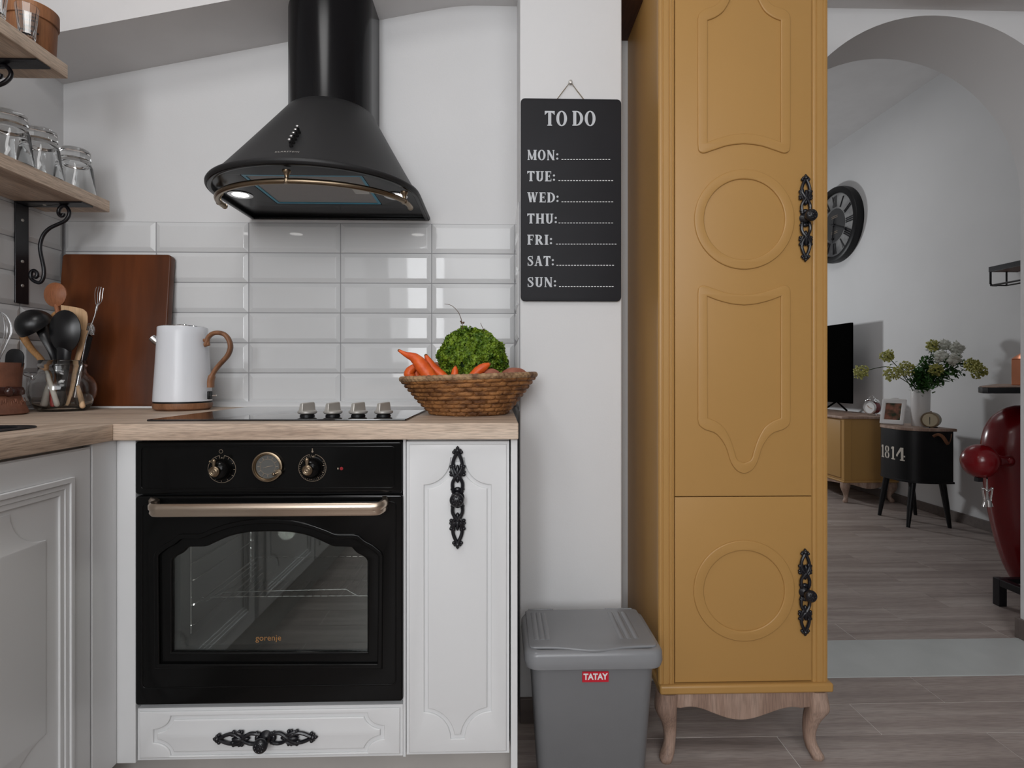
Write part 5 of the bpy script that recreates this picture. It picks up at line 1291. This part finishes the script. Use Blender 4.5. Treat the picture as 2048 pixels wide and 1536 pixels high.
for s_ in (1, -1):
    c_ = ra + si * s_ * .032 + Vector((0, 0, .052)); MB().lathe([(.025, 0), (.024, .008), (.015, .016), (0, .019)], c_, 18, (si * s_ * .5 + Vector((0, 0, 1)))).build('bell', 'chrome', ac, smooth=50)
    MB().tube([ra + si * s_ * .025 + Vector((0, 0, -.045)), ra + si * s_ * .034 + Vector((0, 0, -.062))], .005, 7).build('foot', 'chrome', ac)
MB().tube(spline([ra + si * .03 + Vector((0, 0, .07)), ra + Vector((0, 0, .095)), ra - si * .03 + Vector((0, 0, .07))], 5), .0028, 6).build('carry_loop', 'chrome', ac)

# black drum side table "1814"
bz1, bz0 = .652, .303
def dsh(k=0):
    """plan of the body: flat back to the wall side, bulging curved front"""
    pts = []; yc, xb = 3.712, 2.985 + k; n = 36
    for i in range(n + 1):
        g = PI / 2 + PI * i / n; e = .62
        cc, ss = cos(g), sin(g)
        pts.append((xb + math.copysign(abs(cc) ** e, cc) * (.285 + k), yc + math.copysign(abs(ss) ** e, ss) * (.192 + k)))
    return dedupe(pts)
st = thing('side_table', 'black drum side table marked 1814 with a wooden top and splayed legs', 'side table', (2.87, 3.71, 0))
MB().prism(dsh(), bz0, bz1 - .012, 'z').build('drum', 'blackpaint', st, smooth=30)
MB().prism(dsh(.006), bz0 - .008, bz0 + .006, 'z').build('lower_rim', 'blackpaint', st, smooth=30, bevel=.002)
MB().prism(dsh(.014), bz1 - .012, bz1 + .006, 'z').build('top', 'paleleg', st, smooth=30, bevel=.003)
for tx_, ty_, fx_, fy_ in ((2.775, 3.60, 2.722, 3.572), (2.955, 3.575, 2.982, 3.545), (2.775, 3.84, 2.750, 3.885), (2.955, 3.86, 3.015, 3.885)):
    MB().tube([Vector((tx_, ty_, bz0)), Vector((tx_ * .4 + fx_ * .6, ty_ * .4 + fy_ * .6, .13)), Vector((fx_, fy_, 0))], [.021, .017, .011], 10).build('leg', 'blackpaint', st, smooth=50)
# painted number on the curved front
bt2 = BVHTree.FromPolygons([Vector((x, y, z)) for z in (bz0, bz1) for x, y in dsh()], [(i, (i + 1) % len(dsh()), len(dsh()) + (i + 1) % len(dsh()), len(dsh()) + i) for i in range(len(dsh()))])
pl_ = dsh(); cum = [0]
for a, b in zip(pl_, pl_[1:]): cum.append(cum[-1] + (Vector(b) - Vector(a)).length)
def on_arc(s_):
    s_ = min(max(s_, 0), cum[-1] - 1e-6)
    for i in range(len(cum) - 1):
        if cum[i + 1] >= s_:
            t = (s_ - cum[i]) / (cum[i + 1] - cum[i]); p = Vector(pl_[i]).lerp(Vector(pl_[i + 1]), t); d = (Vector(pl_[i + 1]) - Vector(pl_[i])).normalized(); return p, Vector((-d.y, d.x))
bestS = min([k for k in range(0, 1000) if (lambda p, n: (n if n.dot(p - Vector((2.93, 3.71))) > 0 else -n).dot(-p) > .15 * p.length)(*on_arc(cum[-1] * k / 1000))], key=lambda k: abs((lambda p: 1024 + F * math.tan(math.atan2(p[0].x, p[0].y) - YAW))(on_arc(cum[-1] * k / 1000)) - 1781))
s0 = cum[-1] * bestS / 1000; zt2 = .478
gd = MB()
def stencil(parts):
    for pg in parts:
        n = len(pg); vs = []
        for off in (0, .0012):
            for x, y in pg:
                x *= .84; y *= .84; p, nn = on_arc(s0 + x); 
                if (nn.x * (p.x - 2.93) + nn.y * (p.y - 3.71)) < 0: nn = -nn
                vs.append((p.x + nn.x * (.0006 + off), p.y + nn.y * (.0006 + off), zt2 + y))
        gd.add(vs, [tuple(range(n)), tuple(range(n, 2 * n))] + [(i, (i + 1) % n, n + (i + 1) % n, n + i) for i in range(n)])
def st_one(x): return [[(x + .012, -.052), (x + .030, -.052), (x + .030, .052), (x + .012, .052)], [(x, .030), (x + .012, .034), (x + .012, .052), (x + .002, .046)], [(x + .002, -.052), (x + .040, -.052), (x + .040, -.043), (x + .002, -.043)]]
def st_ring(cx, cy, rx, ry, w_):
    o = []
    for i in range(24):
        if i in (6, 18, 5, 17) and 0: continue
        a, b = 2 * PI * i / 24, 2 * PI * (i + 1) / 24
        if i in (5, 6, 17, 18): continue
        o.append([(cx + rx * cos(a), cy + ry * sin(a)), (cx + rx * cos(b), cy + ry * sin(b)), (cx + (rx - w_) * cos(b), cy + (ry - .008) * sin(b)), (cx + (rx - w_) * cos(a), cy + (ry - .008) * sin(a))])
    return o
stencil(st_one(-.115)); stencil(st_ring(-.038, .025, .024, .027, .014) + st_ring(-.038, -.025, .027, .028, .015)); stencil(st_one(.010))
stencil([[(.104, -.052), (.122, -.052), (.122, .052), (.104, .052)], [(.062, -.022), (.134, -.022), (.134, -.010), (.062, -.010)], [(.062, -.010), (.078, -.010), (.106, .030), (.106, .052), (.099, .052)], [(.096, -.052), (.132, -.052), (.132, -.043), (.096, -.043)]])
gd.build('number', 'cream', st, smooth=0, recalc=False)
# leather strap handle near the right edge
a = at(1868, 875, 3.49); b_ = MB().tube(spline([at(1866, 873, 3.515), at(1876, 869, 3.50), at(1886, 874, 3.495), at(1896, 888, 3.49), at(1901, 880, 3.49), at(1903, 868, 3.495)], 4), .010, 6, flat=.3, up=(0, 1, 0)); b_.build('strap', 'walnut', st, smooth=50)

# things on the side table
TT = bz1 + .006
pf = thing('photo_frame', 'white photo frame leaning on the drum side table', 'photo frame', (2.80, 3.90, TT))
f_ = MB().plate([rrect(-.075, .075, 0, .185, .006, 3), rrect(-.050, .050, .032, .152, .002, 2)], -.008, .008, .004, 'y')
f_.ball((0, -.002, .188), .03, .006, .006, 10, 6)
mtf = Matrix.Translation((at(1783, 830, 3.82).x, 3.82, TT + .003)) @ Matrix.Rotation(math.radians(-58), 4, 'Z') @ Matrix.Rotation(math.radians(-16), 4, 'X')
f_.xf(mtf).build('frame', 'vase', pf, smooth=40)
MB().box(-.052, .052, -.001, .006, .030, .154).xf(mtf).build('photograph', 'photo', pf, smooth=0)
MB().box(-.02, .02, .012, .016, .01, .12).xf(Matrix.Translation((0, .03, 0))).xf(mtf).build('strut', 'walnut', pf, smooth=0)
vc = Vector((at(1841, 800, 3.72).x, 3.72, TT))
vs_ = thing('vase', 'tall white cylindrical vase on the drum side table', 'vase', vc)
MB().lathe([(0, 0), (.050, 0), (.053, .004), (.057, .248), (.0565, .251), (.053, .251), (.048, .01), (0, .008)], vc, 40).build('cylinder', 'vase', vs_, smooth=50)
oc = Vector((at(1862, 838, 3.60).x, 3.60, TT + .052)); ax = Vector((-.80, -.60, 0)).normalized()
tc2 = thing('table_clock', 'small round olive table clock in front of the vase', 'clock', (oc.x, oc.y, TT))
MB().lathe([(0, -.045), (.042, -.045), (.050, -.035), (.050, .02)], oc, 28, ax).build('case', 'olivecase', tc2, smooth=40)
MB().lathe([(.050, .018), (.053, .02), (.052, .028), (.045, .029), (.043, .024)], oc, 28, ax).build('bezel', 'brass', tc2, smooth=40)
MB().lathe([(0, .02), (.044, .02), (.044, .024), (0, .024)], oc, 28, ax).build('dial', 'creamface', tc2)
fr_ = oc + ax * .026; MB().tube([fr_, fr_ + Vector((0, 0, -.03))], .0014, 5).tube([fr_, fr_ + Vector((0, 0, .02))], .0018, 5).build('hands', 'iron', tc2)
MB().box(oc.x - .03, oc.x + .03, oc.y - .02, oc.y + .03, TT, TT + .006).build('foot', 'iron', tc2, smooth=0)
MB().ball(oc + Vector((0, 0, .053)), .006, n=8, m=5).build('button', 'brass', tc2)

# flowers
rf_ = random.Random(11)
def umbel(mb, c, r, n=90):
    for i in range(n):
        d = Vector((rf_.gauss(0, 1), rf_.gauss(0, 1), rf_.gauss(0, 1))).normalized(); q = c + d * r * rf_.uniform(.45, 1)
        mb.ball(q, rf_.uniform(.0045, .0075), n=5, m=3)
    return mb
def leaflet(mb, p, d, s, up=Vector((0, 0, 1))):
    d = d.normalized(); a = d.cross(up); a = a.normalized() if a.length > .01 else Vector((1, 0, 0)); nn = a.cross(d)
    mb.add([p, p + d * s * .35 + a * s * .2 + nn * s * .05, p + d * s * .75 + a * s * .16, p + d * s, p + d * s * .75 - a * s * .16, p + d * s * .35 - a * s * .2 + nn * s * .05, p + d * s * .5 - nn * s * .06], [(0, 1, 6), (1, 2, 6), (2, 3, 6), (3, 4, 6), (4, 5, 6), (5, 0, 6)])
vm = Vector((vc.x, vc.y, TT + .235))
def flower(kind, px, py, Y, r, lab, mid=None, leaves=0):
    e = at(px, py, Y); d0 = Vector(((e.x - vm.x) * .12, (e.y - vm.y) * .12, 0)); t = thing('flower' if kind != 'leaf' else 'foliage_stem', lab, 'flower' if kind != 'leaf' else 'foliage', tuple(vm + d0 + Vector((0, 0, -.2))))
    m1 = at(*mid, (Y + vm.y) / 2) if mid else vm.lerp(e, .5) + Vector((0, 0, .04))
    p = spline([vm + d0 * .3 + Vector((0, 0, -.2)), vm + d0, m1, e], 6)
    MB().tube(p, .0028, 5).build('stem', 'stem', t, smooth=50)
    if kind == 'umbel': o = umbel(MB(), e, r, 170).build('blossom', 'umbel', t, smooth=0, recalc=False)
    elif kind == 'white':
        mb = MB()
        for i in range(34):
            d = Vector((rf_.gauss(0, 1), rf_.gauss(0, 1), rf_.gauss(0, 1))).normalized(); mb.ball(e + d * r * .68, r * .30, r * .30, r * .24, 7, 5)
            leaflet(mb, e + d * r * .6, (d + Vector((rf_.gauss(0, .4), rf_.gauss(0, .4), rf_.gauss(0, .4)))), r * .6)
        mb.ball(e, r * .7, n=12, m=8)
        mb.build('blossom', 'petal', t, smooth=180, recalc=False)
    if leaves:
        mb = MB()
        for i in range(leaves):
            q = p[int(len(p) * rf_.uniform(.4, .98))] + Vector([rf_.uniform(-1, 1) * (.040 if kind == 'leaf' else .018) for _ in range(3)]); leaflet(mb, q, Vector((rf_.gauss(0, 1), rf_.gauss(0, 1), rf_.gauss(0, .7))), rf_.uniform(.028, .05) if kind == 'leaf' else rf_.uniform(.018, .032))
        o = mb.build('leaves', 'leaf', t, smooth=0, recalc=False); o['kind'] = 'stuff'
flower('umbel', 1722, 744, 3.70, .052, 'yellow-green flower head hanging farthest left, before the television', (1785, 735))
flower('umbel', 1774, 712, 3.74, .048, 'yellow-green flower head upper left, above the pale one', (1802, 742), 40)
flower('umbel', 1785, 747, 3.64, .056, 'pale yellow flower head low on the left of the bunch', (1815, 765))
flower('umbel', 1811, 738, 3.68, .056, 'pale yellow flower head beside the dark leaves, left of centre', (1826, 765))
flower('umbel', 1957, 742, 3.28, .050, 'yellow-green flower head drooping farthest right', (1915, 728), 60)
flower('umbel', 1944, 730, 3.34, .044, 'smaller yellow-green flower head at the right end, higher', (1905, 732), 40)
flower('white', 1884, 714, 3.54, .050, 'largest white bloom, facing the front of the bunch', (1862, 752), 10)
flower('white', 1909, 718, 3.46, .046, 'white bloom right of the largest one', (1880, 745), 14)
flower('white', 1889, 690, 3.58, .040, 'white bloom at the top of the bunch', (1868, 740), 30)
flower('white', 1914, 696, 3.52, .046, 'white bloom at the upper right of the bunch', (1885, 740), 26)
flower('umbel', 1866, 691, 3.62, .042, 'greenish small flower head at the upper left of the white blooms', (1855, 740), 40)
flower('umbel', 1872, 740, 3.54, .044, 'pale flower head in the middle above the vase', (1852, 762), 20)
for px, py, Y, lab in ((1843, 736, 3.62, 'dark leafy stem directly above the vase'), (1862, 758, 3.56, 'dark leafy stem low in front of the vase rim'), (1893, 752, 3.52, 'leafy stem leaning right of the vase'), (1833, 750, 3.68, 'leafy stem leaning left over the vase rim'), (1914, 735, 3.46, 'leafy stem reaching right under the white blooms'), (1868, 712, 3.60, 'leafy stem rising behind the largest white bloom')):
    flower('leaf', px, py, Y, 0, lab, None, 150)

# red glossy body on a black stand
YRb = 2.42
rb_ = thing('bar_cabinet', 'glossy red rounded metal body on a black stand, cut by the arch', 'cabinet', (2.42, YRb, .0))
E = lambda px, py, Y=YRb: at(px, py, Y)
sil = [(2052, 813), (2030, 820), (2008, 836), (1994, 858), (1987, 885), (1986, 910), (1989, 950), (1995, 1000), (2004, 1050), (2015, 1095), (2028, 1135), (2043, 1166)]
ss_ = spline([(E(a, b).x, E(a, b).z) for a, b in sil], 3); mb = MB(); n = 28; cxr = 2.50; vs = []
for p in ss_:
    hw = max(.01, cxr - p.x); k = hw / .31
    for j in range(n):
        g = 2 * PI * j / n; vs.append((cxr - hw * cos(g), YRb + .03 + .17 * (k ** .7) * sin(g), p.y))
m_ = len(ss_); mb.add(vs, [(i * n + j, i * n + (j + 1) % n, (i + 1) * n + (j + 1) % n, (i + 1) * n + j) for i in range(m_ - 1) for j in range(n)] + [tuple(range(n)), tuple((m_ - 1) * n + j for j in range(n))])
mb.build('shell', 'red', rb_, smooth=60)
bc_ = E(1960, 922, 2.36); MB().ball(bc_, .070, .070, .0740, 28, 18).build('lamp_ball', 'red', rb_, smooth=60)
MB().tube([bc_ + Vector((.07, 0, 0)), E(2005, 922, 2.36), E(2016, 922, 2.38)], [.03, .022, .026], 16).build('neck', 'red', rb_, smooth=50)
MB().ball(E(2021, 922, 2.27), .010, .01, .012, 10, 7).build('bolt', 'red', rb_)
hk = MB().box(E(1952, 960, 2.36).x, E(1962, 960, 2.36).x, 2.35, 2.37, E(1955, 963, 2.36).z, E(1955, 955, 2.36).z); hk.tube([E(1974, 950, 2.36), E(1974, 964, 2.36)], .003, 6); hk.build('hook', 'iron', rb_)
YS = 2.352; t_ = .034
sd = MB(); xa = E(1992, 1200, YS).x; za = E(2000, 1156, YS).z
sd.box(xa, xa + t_, YS - .017, YS + .017, 0, za)
sd.build('leg', 'iron', rb_, smooth=0, bevel=.002)
for lx, ly in ((xa, YS - .27), (xa + .5, YS - .27), (xa + .5, YS)): MB().box(lx, lx + t_, ly - .017, ly + .017, 0, za).build('leg', 'iron', rb_, smooth=0, bevel=.002)
MB().box(xa, xa + t_, YS - .252, YS - .0175, za - .03, za).build('side_bar', 'iron', rb_, smooth=0, bevel=.002)
MB().box(xa + t_ + .0005, xa + .4995, YS - .014, YS + .014, za - .022, za - .001).build('back_bar', 'iron', rb_, smooth=0, bevel=.002)
cs = thing('corkscrew', 'steel winged corkscrew hanging below the red ball', 'corkscrew', tuple(E(1975, 1010, 2.33)))
K = lambda a, b: E(a, b, 2.33)
MB().tube([K(1974, 958), K(1974, 985), K(1976, 1010)], [.003, .004, .010], 10).tube([K(1976, 1000), K(1977, 1013)], .013, 12).build('body', 'chrome', cs, smooth=50)
for s_ in (1, -1): MB().tube(spline([K(1975, 984), K(1975 - s_ * 9, 977), K(1975 - s_ * 8, 990), K(1975 - s_ * 7, 1002), K(1975 - s_ * 10, 1013)], 4), .004, 8, flat=.6).ball(K(1975 - s_ * 9.5, 977), .006, n=8, m=5).build('wing', 'chrome', cs, smooth=50)

# counter top over the red body, copper lantern
yn, yf = 2.25, 2.95; xn0 = at(1970, 780, yn).x; zs_ = at(2000, 775, yn).z; zlow = at(2000, 787, yn).z
ct = thing('counter_top', 'narrow wooden counter with a thick black edge above the red metal body', 'counter', (2.5, 2.6, 0))
xf0 = at(1988, 768, yf).x
def cplan(d): return [(XR - .013 - d, yn + d), (XR - .013 - d, yf - d), (xf0 + d, yf - d), (xn0 + .06 + d * .6, yn + .10), (xn0 + .012 + d, yn + .035), (xn0 + d, yn + .012 + d), (xn0 + .012 + d, yn + d)]
MB().plate([cplan(0)], zlow, zs_, .003, 'z').build('edge', 'blackpaint', ct, smooth=40)
MB().plate([cplan(.008)], zs_, zs_ + .004, .001, 'z').build('top', 'paleleg', ct)
MB().box(3.02, 3.06, 2.85, 2.89, 0, zlow).box(3.02, 3.06, 2.30, 2.34, 0, zlow).build('post', 'iron', ct, smooth=0)
zs_ += .004
lc2 = Vector((at(2062, 740, 2.50).x, 2.50, zs_)); 
cl_ = thing('copper_lantern', 'square copper lantern on the black-edged counter, half behind the arch', 'lantern', lc2)
w2 = .048
MB().prism([(lc2.x - w2, lc2.y - .05), (lc2.x + w2, lc2.y - .05), (lc2.x + w2, lc2.y + .05), (lc2.x - w2, lc2.y + .05)], zs_, zs_ + .125, 'z').build('case', 'copper', cl_, bevel=.004, smooth=0)
tp = MB(); loft(tp, [(rrect(lc2.x - w2 - .002, lc2.x + w2 + .002, lc2.y - .052, lc2.y + .052, .006, 3), zs_ + .125), (rrect(lc2.x - .03, lc2.x + .03, lc2.y - .025, lc2.y + .025, .006, 3), zs_ + .152), (rrect(lc2.x - .014, lc2.x + .014, lc2.y - .012, lc2.y + .012, .004, 3), zs_ + .17)]); tp.build('roof', 'copper', cl_, smooth=40)
MB().tube([lc2 + Vector((0, 0, .165)), lc2 + Vector((0, 0, .18)), lc2 + Vector((-.012, 0, .19)), lc2 + Vector((-.012, 0, .215))], [.007, .006, .008, .004], 8).build('finial', 'iron', cl_, smooth=50)
# upper metal rack
Yr = 3.27; xr0 = at(1981, 540, Yr).x; zr1 = at(1981, 534, Yr).z; zr0 = at(1981, 544, Yr).z
rk3 = thing('wall_rack', 'black metal wall rack with a glass rail, upper right of the far room', 'rack', (XR, 2.9, zr0))
MB().box(xr0, XR, 2.35, Yr, zr0 + .002, zr1 - .002).build('board', 'darkwood', rk3, smooth=0)
MB().box(xr0 - .006, xr0, 2.35, Yr + .006, zr0, zr1).box(xr0, XR, Yr, Yr + .006, zr0, zr1).build('frame', 'iron', rk3, smooth=0)
dz = .082
ra_ = MB()
for yy in (Yr, 3.02, 2.80, 2.5): ra_.tube([Vector((xr0, yy, zr0)), Vector((xr0, yy, zr0 - dz + .01)), Vector((xr0 + .01, yy, zr0 - dz)), Vector((xr0 + .04, yy, zr0 - dz))], .006, 6)
ra_.tube([Vector((xr0 + .005, Yr, zr0 - dz)), Vector((xr0 + .005, 2.35, zr0 - dz))], .006, 6); ra_.tube([Vector((xr0 + .10, Yr, zr0 - dz)), Vector((xr0 + .10, 2.35, zr0 - dz))], .005, 6); ra_.tube([Vector((xr0, Yr, zr0 - dz)), Vector((xr0 + .10, Yr, zr0 - dz))], .005, 6)
ra_.tube([Vector((xr0 + .10, Yr, zr0 - dz)), Vector((xr0 + .10, Yr, zr0))], .005, 6)
ra_.build('rail', 'iron', rk3, smooth=50)
for o in bpy.data.objects:
    if '_o' in o: del o['_o']
